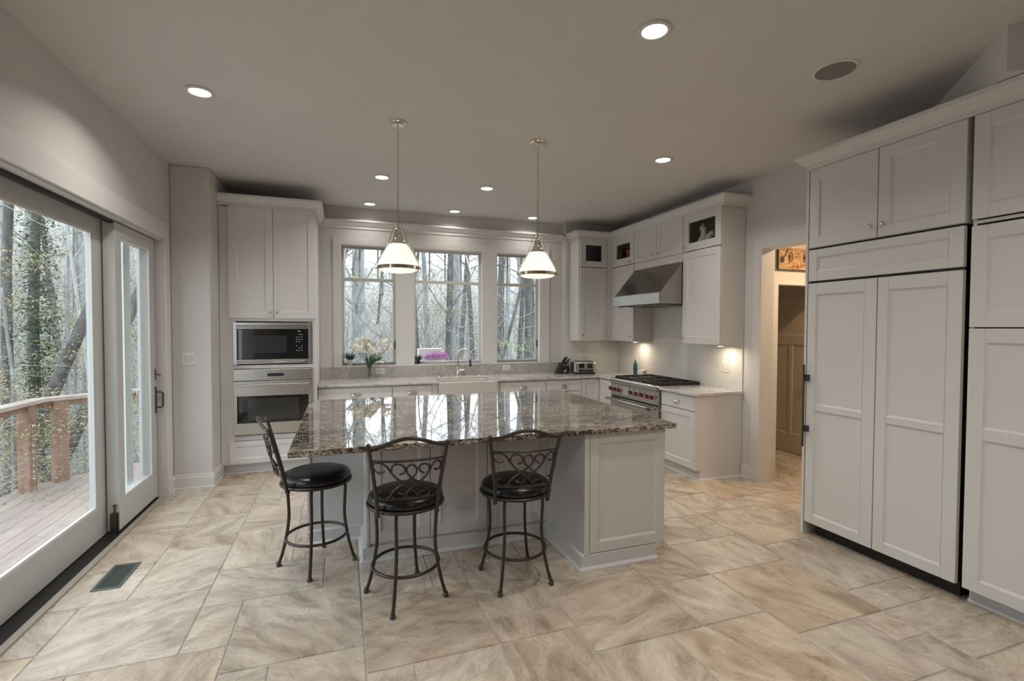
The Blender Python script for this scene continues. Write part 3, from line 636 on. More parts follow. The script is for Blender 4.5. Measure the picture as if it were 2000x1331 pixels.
mb = MB().box(XR-.012, XR-.0005, 4.066, YT-.012, .90, 1.402).box(XR-.012, XR-.0005, 4.66, 5.654, 1.402, 2.36)
solo('tile_backsplash', 'white subway tile backsplash behind the range', 'backsplash', mb, MSUBY)
# ---- sink, faucets, air switch
sk = thing('farmhouse_sink', 'cream apron-front farmhouse sink under the centre window', 'sink', (1.52, 6.2, .63))
mb = MB(); a, b, c, d = 1.137, 1.900, 5.978, 6.445
mb.box(a, b, c, c+.028, .64, .896).box(a, a+.022, c+.028, d, .64, .884).box(b-.022, b, c+.028, d, .64, .884).box(a+.022, b-.022, d-.022, d, .64, .884).box(a+.022, b-.022, c+.028, d-.022, .64, .665)
mb.build('basin', MCER, sk, bevel=.008)
MB().lathe([(.045, 0), (.043, .003), (.02, .004), (0, .002)], (1.52, 6.22, .665), 20).build('drain', MST, sk, smooth=40)
fc = thing('kitchen_faucet', 'tall chrome gooseneck kitchen faucet behind the sink', 'faucet', (1.50, 6.52, CT))
bx, by = 1.50, 6.52; dx, dy = .72, -.69
MB().lathe([(.030, 0), (.030, .008), (.024, .012), (.024, .12), (.020, .125), (.017, .13)], (bx, by, CT), 20).build('base', MCHROME, fc, smooth=40)
pts = [(bx, by, CT+.12), (bx, by, CT+.26)]+[(bx+dx*(.095-.095*math.cos(t)), by+dy*(.095-.095*math.cos(t)), CT+.27+.105*math.sin(t)) for t in [math.pi*k/12 for k in range(12)]]+[(bx+dx*.192, by+dy*.192, CT+.235)]
MB().tube(pts, .013, 12).build('spout', MCHROME, fc, smooth=60)
MB().tube([(bx+dx*.192, by+dy*.192, CT+.24), (bx+dx*.195, by+dy*.195, CT+.14)], [.014, .019], 12).build('spray_head', MDARKM, fc, smooth=40, label='dark spray head')
MB().cyl((bx+.02, by, CT+.085), (bx+.09, by-.03, CT+.085), .011, 10).cyl((bx+.085, by-.028, CT+.085), (bx+.088, by-.028, CT+.16), .004, 8).build('lever', MCHROME, fc, smooth=50)
ff = thing('filter_faucet', 'small thin chrome drinking-water tap left of the main faucet', 'faucet', (1.245, 6.50, CT))
MB().lathe([(.024, 0), (.022, .02), (.012, .04), (.008, .045)], (1.245, 6.50, CT), 16).build('base', MCHROME, ff, smooth=40)
MB().tube([(1.245, 6.50, CT+.04), (1.245, 6.50, CT+.17)]+[(1.245+.035*(1-math.cos(t)), 6.50-.02*(1-math.cos(t)), CT+.17+.045*math.sin(t)) for t in [math.pi*k/8 for k in range(1, 9)]]+[(1.315, 6.46, CT+.12)], .0045, 8).build('spout', MCHROME, ff, smooth=60)
MB().cyl((1.245, 6.5, CT+.05), (1.215, 6.48, CT+.055), .004, 8).build('lever', MBLK, ff)
solo('air_switch', 'small round white button on the counter right of the faucet', 'button', MB().lathe([(.018, 0), (.018, .006), (.012, .010), (0, .011)], (1.80, 6.52, CT), 16), MWHITE, smooth=40)
# ---- range
rg = thing('gas_range', 'stainless steel gas range with red knobs', 'range', (3.72, 5.17, 0))
Y0, Y1 = 4.668, 5.682
MB().box(3.42, 4.025, Y0, Y1, .10, .915).box(3.50, 4.0, Y0+.03, Y1-.03, .0, .10).build('body', MST, rg, bevel=.002)
MB().box(3.375, 3.44, Y0, Y1, .862, .925).build('bullnose', MST, rg, bevel=.014)
MB().box(3.40, 3.42, Y0+.002, Y1-.002, .700, .858).build('control_panel', MST, rg, bevel=.002)
MB().box(3.397, 3.40, 5.255, 5.385, .735, .835).build('display', flat('range_display', (.38, .40, .40), .3), rg)
for y in (5.655, 5.555, 5.455): MB().lathe([(.036, 0), (.034, .010), (.030, .012)], (3.40, y, .785), 20, (-1, 0, 0)).build('bezel', MST, rg, smooth=40); MB().lathe([(.028, .010), (.026, .036), (.022, .041), (0, .042)], (3.40, y, .785), 10, (-1, 0, 0)).build('knob', MRED, rg)
for y in (5.185, 5.07, 4.955, 4.84, 4.745): MB().lathe([(.036, 0), (.034, .010), (.030, .012)], (3.40, y, .785), 20, (-1, 0, 0)).build('bezel', MST, rg, smooth=40); MB().lathe([(.028, .010), (.026, .036), (.022, .041), (0, .042)], (3.40, y, .785), 10, (-1, 0, 0)).build('knob', MRED, rg)
MB().box(3.41, 3.42, Y0, Y1, .680, .698).build('vent_slot', MBLK, rg)
MB().box(3.395, 3.42, Y0+.004, Y1-.004, .14, .676).build('oven_door', MST, rg, bevel=.003)
MB().box(3.393, 3.395, 4.86, 5.50, .30, .56).build('oven_window', MBGLASS, rg)
MB().cyl((3.335, Y0+.01, .655), (3.335, Y1+.01, .655), .017, 14).box(3.325, 3.397, Y0+.03, Y0+.065, .638, .672).box(3.325, 3.397, Y1-.05, Y1-.015, .638, .672).build('handle', MST, rg, smooth=40)
MB().box(3.30, 3.3175, Y0+.012, Y0+.08, .640, .668).build('maker_badge', flat('badge_red', (.10, .03, .02), .4), rg)
MB().box(3.445, 4.015, Y0+.02, Y1-.02, .915, .925).build('cooktop', MCAST, rg)
for i in range(3):
    a = Y0+.025+i*.322; b = a+.316; mb = MB(); z0, z1 = .930, .952
    mb.box(3.45, 3.465, a, b, z0, z1).box(3.995, 4.01, a, b, z0, z1).box(3.465, 3.995, a, a+.014, z0, z1).box(3.465, 3.995, b-.014, b, z0, z1).box(3.72, 3.735, a+.014, b-.014, z0, z1)
    for xx in (3.50, 3.58, 3.66, 3.78, 3.86, 3.94): mb.box(xx, xx+.009, a+.014, (a+b)/2-.035, z0+.004, z1).box(xx, xx+.009, (a+b)/2+.035, b-.014, z0+.004, z1)
    for xx in (3.45, 3.995):
        for yy in (a, b-.014): mb.box(xx, xx+.014, yy, yy+.014, .925, z0)
    mb.build('grate', MCAST, rg, bevel=.002)
    for xx in (3.592, 3.865): MB().lathe([(.045, 0), (.045, .008), (.034, .012), (.030, .018), (0, .019)], (xx, (a+b)/2, .925), 16).build('burner', MCAST, rg, smooth=40)
# ---- hood
hd = thing('range_hood', 'wedge-shaped stainless steel range hood over the gas range', 'range hood', (3.73, 5.14, 1.87))
a, b = 4.664, 5.648
mb = MB().prism([(4.03, 2.355), (3.725, 2.355), (3.42, 2.0), (3.414, 1.868), (4.03, 1.868)], 'y', a, b)
mb.build('canopy', MSTD, hd, bevel=.003)
MB().box(3.405, 3.4135, a, b, 1.872, 1.99).build('front_lip', steel('stainless_lip', (.62, .62, .60), .3), hd, bevel=.002)
MB().box(3.46, 3.98, a+.05, b-.05, 1.858, 1.867).build('baffle_filter', MDARKM, hd)
for y in (5.45, 5.16, 4.87): MB().lathe([(.022, 0), (.020, -.006), (0, -.006)], (3.48, y, 1.859), 14).build('hood_button', MCHROME, hd)
# ---- fridge, upper cabinet, pantry (right)
FX = 3.363
fr_ = thing('refrigerator', 'large white panelled built-in refrigerator with a long dark handle', 'refrigerator', (3.7, 2.26, 0))
Y0, Y1 = 1.785, 2.755
MB().box(FX+.03, 4.03, Y0+.0, Y1-.01, .10, 2.188).build('body', MBLK, fr_)
MB().box(FX+.085, 4.0, Y0+.01, Y1-.04, .0, .10).build('toe_grille', MGAP, fr_)
front('W', FX, 2.253, 2.757, .100, 1.927, fr=.075, ops=[(2.335, 2.690, .168, .965), (2.335, 2.690, 1.010, 1.842)], t=.03, slope=.012).build('door', MW, fr_, bevel=.003)
front('W', FX, 1.778, 2.247, .100, 1.927, fr=.075, ops=[(1.853, 2.180, .168, .965), (1.853, 2.180, 1.010, 1.842)], t=.03, slope=.012).build('door', MW, fr_, bevel=.003)
front('W', FX, 1.778, 2.757, 1.945, 2.180, ops=[(1.853, 2.690, 2.015, 2.120)], t=.03, slope=.012).build('grille_panel', MW, fr_, bevel=.003)
MB().cyl((FX-.040, 2.748, .685), (FX-.040, 2.748, 1.312), .008, 10).box(FX-.035, FX, 2.728, 2.752, .80, .845).box(FX-.035, FX, 2.728, 2.752, 1.185, 1.235).build('door_handle', MDARKM, fr_)
t = thing('over_fridge_cabinet', 'white two-door cabinet over the refrigerator', 'cabinet', (3.7, 2.26, 2.195))
carcass('W', FX, 1.775, 2.765, 2.195, 2.795, .66, t)
MB().box(FX, 4.03, 2.765, 2.783, 0, 2.80).build('side_panel', MW, t)
for a, b, k in ((2.262, 2.757, 2.302), (1.775, 2.256, 2.222)):
    d = front('W', FX, a, b, 2.197, 2.784, fr=.075).build('door', MW, t, bevel=.0015); knob('W', FX, k, 2.275, d)
for y0, y1, lab in ((.86, 1.748, 'tall white pantry cabinet right of the refrigerator'),):
    t = thing('pantry_cabinet', lab, 'cabinet', (3.7, (y0+y1)/2, 0)); carcass('W', FX, y0, y1, .095, 2.795, .66, t, t=.018, shelf=[1.58, 2.19])
    MB().box(FX+.09, FX+.105, y0, y1+.005, 0, .095).build('toe_kick', flat('toe_paint', (.55, .58, .60), .4), t)
    MB().sweep([(FX+.09, y0), (FX+.09, y1+.005)], [(0, 0), (.018, 0), (.014, .014), (0, .018)], 1).build('shoe_moulding', MW, t)
    for a, b in ((y0+.002, y0+.443), (y0+.447, y1-.004)):
        front('W', FX, a, b, .098, 1.590, ops=[(a+.075, b-.075, .168, .965), (a+.075, b-.075, 1.03, 1.51)], slope=.012).build('door', MW, t, bevel=.002)
        front('W', FX, a, b, 1.597, 2.165, fr=.075, slope=.012).build('door', MW, t, bevel=.002)
        front('W', FX, a, b, 2.205, 2.784, fr=.075, slope=.012).build('door', MW, t, bevel=.002)
# ============================================================ ISLAND
IT = .933
il = thing('kitchen_island', 'light grey panelled kitchen island base', 'island', (1.0, 3.7, 0))
MB().box(.145, 2.085, 3.382, 4.58, .10, .900).box(1.482, 2.085, 2.812, 3.382, .10, .900).box(-.245, .145, 3.792, 4.58, 0, .900).build('body', MI, il, bevel=.002)
for q in ((1.482, 1.518, 2.790, 2.812, .10, .900), (.145, .165, 3.360, 3.382, .10, .900), (1.455, 1.482, 3.362, 3.382, .10, .900), (-.245, -.222, 3.782, 3.792, .0, .9), (.112, .145, 3.775, 3.792, .0, .9)): MB().box(*q).build('corner_post', MI, il, bevel=.001)
front('S', 2.790, 1.522, 2.100, .108, .893, fr=.066, rec=.011, slope=.014).build('end_door', MI, il, bevel=.002)
for a, b in ((.170, .574), (.579, .990), (.996, 1.453)):
    front('S', 3.360, a, b, .125, .895, fr=.072, rec=.010).build('back_panel', MI, il, bevel=.0015)
BB2 = [(0, 0), (.040, 0), (.038, .010), (.026, .020), (.022, .024), (.022, .098), (0, .108)]
MB().sweep([(-.245, 3.792), (.145, 3.792), (.145, 3.382), (1.482, 3.382), (1.482, 2.812), (2.040, 2.812)], BB2, -1).build('base_moulding', MI, il, bevel=.001)
MB().box(1.50, 2.03, 2.83, 4.56, 0, .10).box(.16, 1.50, 3.40, 4.56, 0, .10).build('plinth', MI, il)
gt = MB(); gt.box(-.272, 2.165, 2.752, 4.655, IT-.034, IT)
solo('granite_countertop', 'polished brown granite slab on top of the island', 'countertop', gt, MGRAN, bevel=.005)
# ============================================================ STOOLS
PXC = lambda x, y: ((x-(225-25*((940-(x-225)*80/735)-y)/(((940-(x-225)*80/735))-(385-(x-200)*85/875)))) /
                    ((960+115*((940-(x-225)*80/735)-y)/(((940-(x-225)*80/735))-(385-(x-200)*85/875)))-(225-25*((940-(x-225)*80/735)-y)/(((940-(x-225)*80/735))-(385-(x-200)*85/875)))),
                    ((940-(x-225)*80/735)-y)/(((940-(x-225)*80/735))-(385-(x-200)*85/875)))
SCR = [[(345, 515), (290, 545), (230, 510), (215, 450), (255, 405), (325, 403), (385, 450), (420, 520), (480, 600), (560, 680), (640, 745), (690, 810), (692, 870), (655, 918), (610, 918), (575, 875), (590, 800), (640, 742), (730, 660), (810, 580), (870, 490), (905, 420), (950, 360), (1000, 352), (1022, 400), (1000, 458), (965, 478), (930, 460)],
       [(515, 545), (575, 510), (585, 450), (545, 400), (480, 398), (437, 440), (428, 500)],
       [(300, 795), (250, 830), (240, 880), (280, 918), (340, 918), (385, 880), (420, 810), (480, 740), (560, 670), (640, 600), (700, 540), (725, 480), (710, 420), (675, 395), (635, 410), (605, 450), (610, 520), (660, 590), (730, 655), (800, 720), (850, 790), (835, 850), (790, 885), (740, 878), (718, 835), (740, 795), (790, 785)],
       [(485, 815), (540, 830), (562, 870), (530, 915), (460, 920), (410, 895), (392, 865)],
       [(810, 520), (765, 490), (755, 430), (790, 388), (840, 385), (875, 420), (872, 480)],
       [(920, 735), (955, 755), (965, 800), (935, 850)]]
def back_pt(s, z):        # s in 0..1 across, z height above floor (local frame, back towards -y)
    k = (z-.57)/.39; hw = .160+.045*max(0, k)**1.3; y = -(.190+.098*max(0, k)**1.1)
    return ((s-.5)*2*hw, y-.045*(1-(2*s-1)**2), z)
def make_stool():
    t = thing('bar_stool', 'x', 'stool', (0, 0, 0))
    MB().lathe([(0, .560), (.17, .560), (.203, .566), (.216, .585), (.216, .604), (.204, .622), (.17, .634), (.08, .640), (0, .641)], (0, 0, 0), 40).build('seat', MLEATH, t, smooth=60)
    ring = [(.216*math.cos(a), .216*math.sin(a), .566) for a in [2*math.pi*k/40 for k in range(41)]]
    MB().tube(ring, .011, 8).lathe([(.08, .535), (.08, .562), (.0, .562)], (0, 0, 0), 20).build('seat_ring', MIRON, t, smooth=60)
    for s in (0, 1):
        bk = MB(); bk.tube([back_pt(s, z) for z in (.556, .62, .70, .78, .86, .92, .96)], [.011]*7, 8)
        p = back_pt(s, .966); bk.ball(p, .014, 10); p = back_pt(s, .556); bk.ball((p[0], p[1]+.004, p[2]), .015, 8)
        bk.build('back_post', MIRON, t, smooth=60)
    MB().tube([back_pt(s, .957+.052*math.sin(math.pi*s)**2) for s in [k/16 for k in range(17)]], .0105, 8).build('top_rail', MIRON, t, smooth=60)
    for zr in (.882, .660): MB().tube([back_pt(s, zr) for s in [k/12 for k in range(13)]], .007, 8).build('cross_rail', MIRON, t, smooth=60)
    sc = MB()
    for cv in SCR:
        pp = []
        for x, y in cv:
            s, q = PXC(x, y); s = min(.985, max(.015, s)); q = min(.975, max(.03, q)); pp.append(back_pt(s, .660+q*.222))
        sc.tube(smoothpts(pp, 4), .0060, 6)
    sc.build('scrollwork', MIRON, t, smooth=60)
    return t
def stool_legs(t, ang):
    for k in range(4):
        a = R(ang+90*k); c, s = math.cos(a), math.sin(a)
        prof = [(.10, .556), (.150, .553), (.176, .535), (.182, .50), (.178, .42), (.176, .32), (.190, .21), (.214, .10), (.238, .022)]
        lg = MB().tube(smoothpts([(c*r, s*r, z) for r, z in prof], 4), .0105, 8).build('leg', MIRON, t, smooth=60)
        MB().lathe([(.016, 0), (.017, .010), (.013, .020), (.012, .028)], (c*.241, s*.241, 0), 12).build('foot_cap', MDARKM, lg, smooth=50)
    MB().tube([(.192*math.cos(a), .192*math.sin(a), .20) for a in [2*math.pi*k/40 for k in range(41)]], .0095, 8).build('foot_ring', MIRON, t, smooth=60)
for (x, y, bdir, lang, lab) in ((-.165, 3.470, 189, -8, 'bar stool with its back to the glass doors, at the left end of the island'),
                                (.350, 2.885, 266, -24, 'black-seated scrolled iron bar stool, the middle one of three at the island'),
                                (1.030, 2.866, 262, -41, 'black-seated scrolled iron bar stool nearest the island\'s panelled end column')):
    t = make_stool(); t['label'] = lab; t['group'] = 'iron bar stools at the island'
    rz = bdir+90; stool_legs(t, lang-rz); t.location = (x, y, 0); t.rotation_euler = (0, 0, R(rz))
# ============================================================ COUNTER THINGS
v = thing('flower_vase', 'tapered clear glass vase standing on the marble counter', 'vase', (.33, 6.46, CT))
MB().lathe([(.036, 0), (.034, .012), (.030, .03), (.040, .10), (.052, .20), (.055, .215), (.052, .215), (.038, .10), (.026, .035), (0, .03)], (.33, 6.46, CT), 24).build('vase_body', MGLASS, v, smooth=50)
MB().lathe([(.0, .031), (.024, .033), (.027, .07), (0, .07)], (.33, 6.46, CT), 16).build('water', flat('murky_water', (.16, .11, .08), .1), v, smooth=50)
bq = thing('flower_bouquet', 'bunch of cream narcissus flowers in the glass vase', 'flowers', (.33, 6.46, CT+.04))
rnd = random.Random(5)
clus = [(-.19, .02, .42, .075), (-.13, -.05, .40, .07), (-.12, .04, .475, .07), (-.05, .0, .50, .075), (-.04, -.07, .41, .08), (.02, .03, .43, .075), (.05, -.05, .385, .07), (.00, .06, .475, .065), (.215, .03, .475, .075), (.225, -.02, .40, .055), (-.07, .05, .45, .07), (.09, .02, .36, .06)]
st = MB()
for (dx, dy, dz, r) in clus:
    st.tube(smoothpts([(.33+rnd.uniform(-.012, .012), 6.46+rnd.uniform(-.012, .012), CT+.05), (.33+dx*.18, 6.46+dy*.2, CT+.20), (.33+dx, 6.46+dy, CT+dz)], 4), .004, 5)
for k in range(16):
    a = rnd.uniform(0, 6.28); q = rnd.uniform(.05, .19); st.tube(smoothpts([(.33, 6.46, CT+.05), (.33+.2*q*math.cos(a), 6.46+.12*q*math.sin(a), CT+.20), (.33+q*math.cos(a), 6.46+.5*q*math.sin(a), CT+rnd.uniform(.27, .36))], 4), [.005]*4+[.007]*4+[.001], 4)
st.build('stems', MSTEM, bq, smooth=60)
for (dx, dy, dz, r) in clus:
    m_ = MB()
    for k in range(24):
        z = rnd.uniform(-.8, 1); a = rnd.uniform(0, 6.28); q = math.sqrt(max(0, 1-z*z)); c = Vector((.33+dx+r*q*math.cos(a), 6.46+dy+r*q*math.sin(a), CT+dz+r*.8*z)); nrm = Vector((q*math.cos(a), q*math.sin(a), z)).normalized(); u = nrm.orthogonal().normalized(); w = nrm.cross(u)
        for p in range(6):
            b = p*math.pi/3; d = u*math.cos(b)+w*math.sin(b); e = u*math.cos(b+1.57)+w*math.sin(b+1.57)
            m_.quad(c, c+d*.014+e*.009+nrm*.004, c+d*.028+nrm*.002, c+d*.014-e*.009+nrm*.004)
        m_.lathe([(.003, 0), (.007, .010), (.006, .010), (0, .004)], c, 6, nrm)
    m_.build('flower_cluster', MPETAL, bq)
def succulent(x, y, z, pr, ph, pm, n, L, lab):
    t = thing('potted_succulent', lab, 'potted plant', (x, y, z))
    MB().lathe([(pr*.7, 0), (pr, ph*.5), (pr, ph), (pr*.88, ph), (pr*.85, ph*.85), (0, ph*.85)], (x, y, z), 18).build('pot', pm, t, smooth=40)
    m_ = MB()
    for k in range(n):
        a = k*2.4; el = .35+.9*(k/n); l = L*(1-.2*k/n); b = Vector((x, y, z+ph*.85)); d = Vector((math.cos(a)*math.cos(el), math.sin(a)*math.cos(el), math.sin(el)))
        m_.tube([b, b+d*l*.5+Vector((0, 0, .01)), b+d*l+Vector((0, 0, .02))], [.006, .007, .0008], 5)
    m_.build('leaves', MLEAF, t, smooth=60)
succulent(.095, 6.70, 1.085, .040, .075, MPOT, 22, .13, 'dark spiky succulent in a round white pot on the left window sill')
succulent(.985, 6.70, 1.085, .024, .050, MBLK, 18, .09, 'small green spiky plant in a black pot on the centre window sill')
solo('driftwood', 'small piece of brown wood beside the white pot on the window sill', 'ornament', MB().tube([(.16, 6.69, 1.098), (.21, 6.70, 1.104), (.27, 6.69, 1.099)], [.007, .013, .006], 7), MCAP, smooth=60)
kb = thing('knife_block', 'black knife block full of black-handled knives left of the toaster', 'knife block', (3.06, 6.47, CT))
MB().prism([(2.945, .915), (3.135, .915), (3.15, .99), (3.10, 1.075), (3.02, 1.075)], 'y', 6.42, 6.52).build('block', MWOODB, kb, bevel=.004)
for k in range(9):
    r_, c_ = divmod(k, 3); bx = 3.035+.033*c_+.006*r_; by = 6.435+.035*r_; bz = 1.068-.03*(c_ == 2)
    MB().tube([(bx, by, bz), (bx+.045, by-.005, bz+.085-.008*r_), (bx+.05, by-.006, bz+.10-.008*r_)], [.009, .010, .006], 6, flat_=.6).build('knife_handle', MBLK, kb, smooth=50)
MB().lathe([(.028, 0), (.028, .002), (0, .002)], (3.075, 6.4205, .955), 18, (0, -1, 0), sq=(1, .5)).build('oval_badge', MNICK, kb)
for k in range(3): MB().cyl((3.045+.03*k, 6.42, 1.035), (3.050+.03*k, 6.412, 1.055), .006, 8).build('steak_knife_end', MCHROME, kb)
ts = thing('toaster', 'chrome and black toaster on the marble counter in the corner', 'toaster', (0, 0, 0))
MB().box(-.165, .165, -.09, .09, .018, .185).build('shell', MST, ts, bevel=.03)
MB().box(-.155, .155, -.085, .085, 0, .03).build('base', MBLK, ts, bevel=.01)
MB().box(-.169, -.150, -.078, .078, .03, .17).build('end_cap', MBLK, ts, bevel=.008)
for x in (-.045, .075): MB().box(x-.04, x+.04, -.094, -.088, .085, .155).build('window_panel', MBGLASS, ts, bevel=.004)
MB().box(-.085, .125, -.094, -.088, .032, .068).build('control_strip', MBLK, ts, bevel=.003)
for x in (-.055, -.02, .015, .05, .09): MB().lathe([(.009, 0), (.008, .006), (0, .007)], (x, -.094, .05), 10, (0, -1, 0)).build('knob', MCHROME if x == .015 else MDARKM, ts)
for y in (-.035, .035): MB().box(-.12, .13, y-.014, y+.014, .1845, .187).build('slot', MGAP, ts)
MB().tube(smoothpts([(.165, .03, .04), (.20, .03, .06), (.215, .04, .04), (.20, .05, .012), (.17, .07, .005), (.10, .095, .05), (.07, .10, .2), (.05, .10, .225), (.03, .102, .22)], 5), .0035, 6).build('cord', MBLK, ts, smooth=60)
ts.location = (3.34, 6.36, CT); ts.rotation_euler = (0, 0, R(-14))
solo('glass_bottle', 'slim teal blue glass bottle behind the range', 'bottle', MB().lathe([(.026, 0), (.028, .01), (.026, .04), (.030, .08), (.031, .13), (.027, .16), (.014, .19), (.010, .20), (.013, .205), (.012, .215), (0, .215)], (3.955, 5.95, CT), 20), MTEAL, smooth=50)
bxm, bn, bb = newmat('floral_print'); vv = mapping(bn, (1, 1, 1)); vo = bn.nodes.new('ShaderNodeTexVoronoi'); vo.inputs['Scale'].default_value = 34; bn.links.new(vv, vo.inputs['Vector'])
cc = ramp(bn, vo.outputs['Distance'], [(.2, (.30, .05, .10)), (.36, (.50, .32, .30)), (.42, (.70, .66, .55))]); bn.links.new(cc.outputs[0], bb.inputs['Base Color'])
solo('patterned_tin', 'small cream tin with a dark red floral pattern next to the teal bottle', 'tin', MB().box(3.935, 3.99, 5.715, 5.845, CT, CT+.088), bxm, bevel=.012)
# ---- outlets and switches
def plate(name, label, cat, o, plane, u, v, w, h, kind):
    t = thing(name, label, cat, pt(o, plane, u, v-h/2, 0)); mb = MB(); obox(mb, o, plane, u-w/2, u+w/2, v-h/2, v+h/2, -.006, -.0005); mb.build('cover_plate', MWHITE, t, bevel=.002)
    for k, (du, dv, ww, hh) in enumerate(kind):
        mb = MB(); obox(mb, o, plane, u+du-ww/2, u+du+ww/2, v+dv-hh/2, v+dv+hh/2, -.010, -.006); mb.build('rocker' if 'switch' in name else 'socket', flat('rocker_grey', (.60, .60, .57), .4), t, bevel=.001)
plate('wall_outlet', 'white outlet in the marble backsplash right of the flower vase', 'outlet', 'S', YB-.02, .475, 1.005, .120, .078, [(-.022, 0, .032, .034), (.022, 0, .032, .034)])
plate('wall_outlet', 'white outlet in the marble backsplash left of the knife block', 'outlet', 'S', YB-.02, 2.245, 1.005, .120, .078, [(-.022, 0, .032, .034), (.022, 0, .032, .034)])
plate('wall_outlet', 'white outlet on the subway tile above the toaster', 'outlet', 'S', YT-.012, 3.42, 1.15, .075, .118, [(0, .022, .034, .032), (0, -.022, .034, .032)])
plate('wall_outlet', 'white outlet on the subway tile above the teal bottle', 'outlet', 'W', XR-.012, 6.07, 1.16, .075, .118, [(0, .022, .034, .032), (0, -.022, .034, .032)])
plate('light_switch', 'white double switch plate on the tile right of the range', 'switch', 'W', XR-.012, 4.305, 1.160, .118, .122, [(-.024, 0, .032, .066), (.024, 0, .032, .066)])
plate('light_switch', 'white double switch plate on the wall beside the sliding door', 'switch', 'S', 5.4885, -1.408, 1.272, .112, .118, [(-.023, 0, .032, .066), (.023, 0, .032, .066)])
# ---- floor vent
fv = thing('floor_vent', 'grey metal register grille set in the floor near the sliding door', 'vent', (-1.355, 3.69, 0))
MB().box(-1.430, -1.412, 3.52, 3.865, 0, .006).box(-1.298, -1.280, 3.52, 3.865, 0, .006).box(-1.412, -1.298, 3.52, 3.538, 0, .006).box(-1.412, -1.298, 3.847, 3.865, 0, .006).build('frame', MVENT, fv, bevel=.002)
mb = MB()
for k in range(24): mb.box(-1.412, -1.298, 3.541+k*.0127, 3.547+k*.0127, .001, .005)
for k in range(3): mb.box(-1.384+k*.028, -1.381+k*.028, 3.538, 3.847, .001, .005)
mb.build('louvres', MVENT, fv); MB().box(-1.412, -1.298, 3.538, 3.847, 0.0003, .001).build('duct', MGAP, fv)
# ============================================================ LIGHTS
def area(name, loc, size, power, col=WARM, spread=150, rot=(0, 0, 0), parent=None):
    l = bpy.data.lights.new(name, 'AREA'); l.shape = 'DISK'; l.size = size; l.energy = power; l.color = col; l.spread = R(spread)
    o = bpy.data.objects.new(name, l); COL.objects.link(o); o.location = Vector(loc)-(Vector(parent.location) if parent else Vector()); o.rotation_euler = rot; o.parent = parent; return o
CANS = [(-.876, 3.741, 'recessed ceiling light nearest the sliding doors'), (1.544, 2.179, 'large recessed ceiling light nearest the camera, at the top of the photo'), (.398, 5.204, 'recessed ceiling light just left of the left pendant rod'),
        (.337, 6.375, 'recessed ceiling light nearest the tall oven cabinet'), (1.529, 5.222, 'recessed ceiling light between the two pendant rods, the nearer one'), (1.426, 6.391, 'recessed ceiling light over the centre window'),
        (2.543, 6.390, 'recessed ceiling light just behind the right pendant rod'), (2.794, 3.791, 'recessed ceiling light over the walkway between island and doorway')]
CANP = 17
for i, (x, y, lab) in enumerate(CANS):
    t = thing('recessed_light', lab, 'ceiling light', (x, y, CZ-.012), 'recessed lights in the kitchen ceiling')
    MB().lathe([(.086, .012), (.088, .008), (.084, .002), (.070, 0), (.064, .004), (.062, .011)], (x, y, CZ-.012), 28).build('trim_ring', MTRIM, t, smooth=50)
    MB().lathe([(.062, .004), (.055, .008), (0, .008)], (x, y, CZ-.012), 24).build('lens', MBULB, t, smooth=50)
    area('can_lamp', (x, y, CZ-.016), .11, CANP if y < 6 else CANP*.18, spread=140, parent=t)
for i, (x, y) in enumerate(((.3, .6), (2.1, .4), (1.1, -.9))):  # unseen cans added behind the camera to fill the room with light
    t = thing('recessed_light', ['added recessed fill light behind the camera, left', 'added recessed fill light behind the camera, right', 'added recessed fill light furthest behind the camera'][i], 'ceiling light', (x, y, CZ-.012), 'recessed lights in the kitchen ceiling')
    MB().lathe([(.086, .012), (.088, .008), (.084, .002), (.070, 0), (.064, .004), (.062, .011)], (x, y, CZ-.012), 28).build('trim_ring', MTRIM, t, smooth=50)
    MB().lathe([(.062, .004), (.055, .008), (0, .008)], (x, y, CZ-.012), 24).build('lens', MBULB, t, smooth=50)
    area('can_lamp', (x, y, CZ-.016), .11, CANP*1.2, parent=t)
t = thing('ceiling_speaker', 'round grey-grilled speaker set in the ceiling above the refrigerator', 'speaker', (2.799, 2.145, CZ-.01))
MB().lathe([(.125, .010), (.125, .006), (.118, .003), (.105, .003)], (2.799, 2.145, CZ-.01), 36).build('rim', MTRIM, t, smooth=50)
MB().lathe([(.106, .004), (.104, .001), (0, 0)], (2.799, 2.145, CZ-.01), 36).build('grille', MGREEN, t, smooth=50)
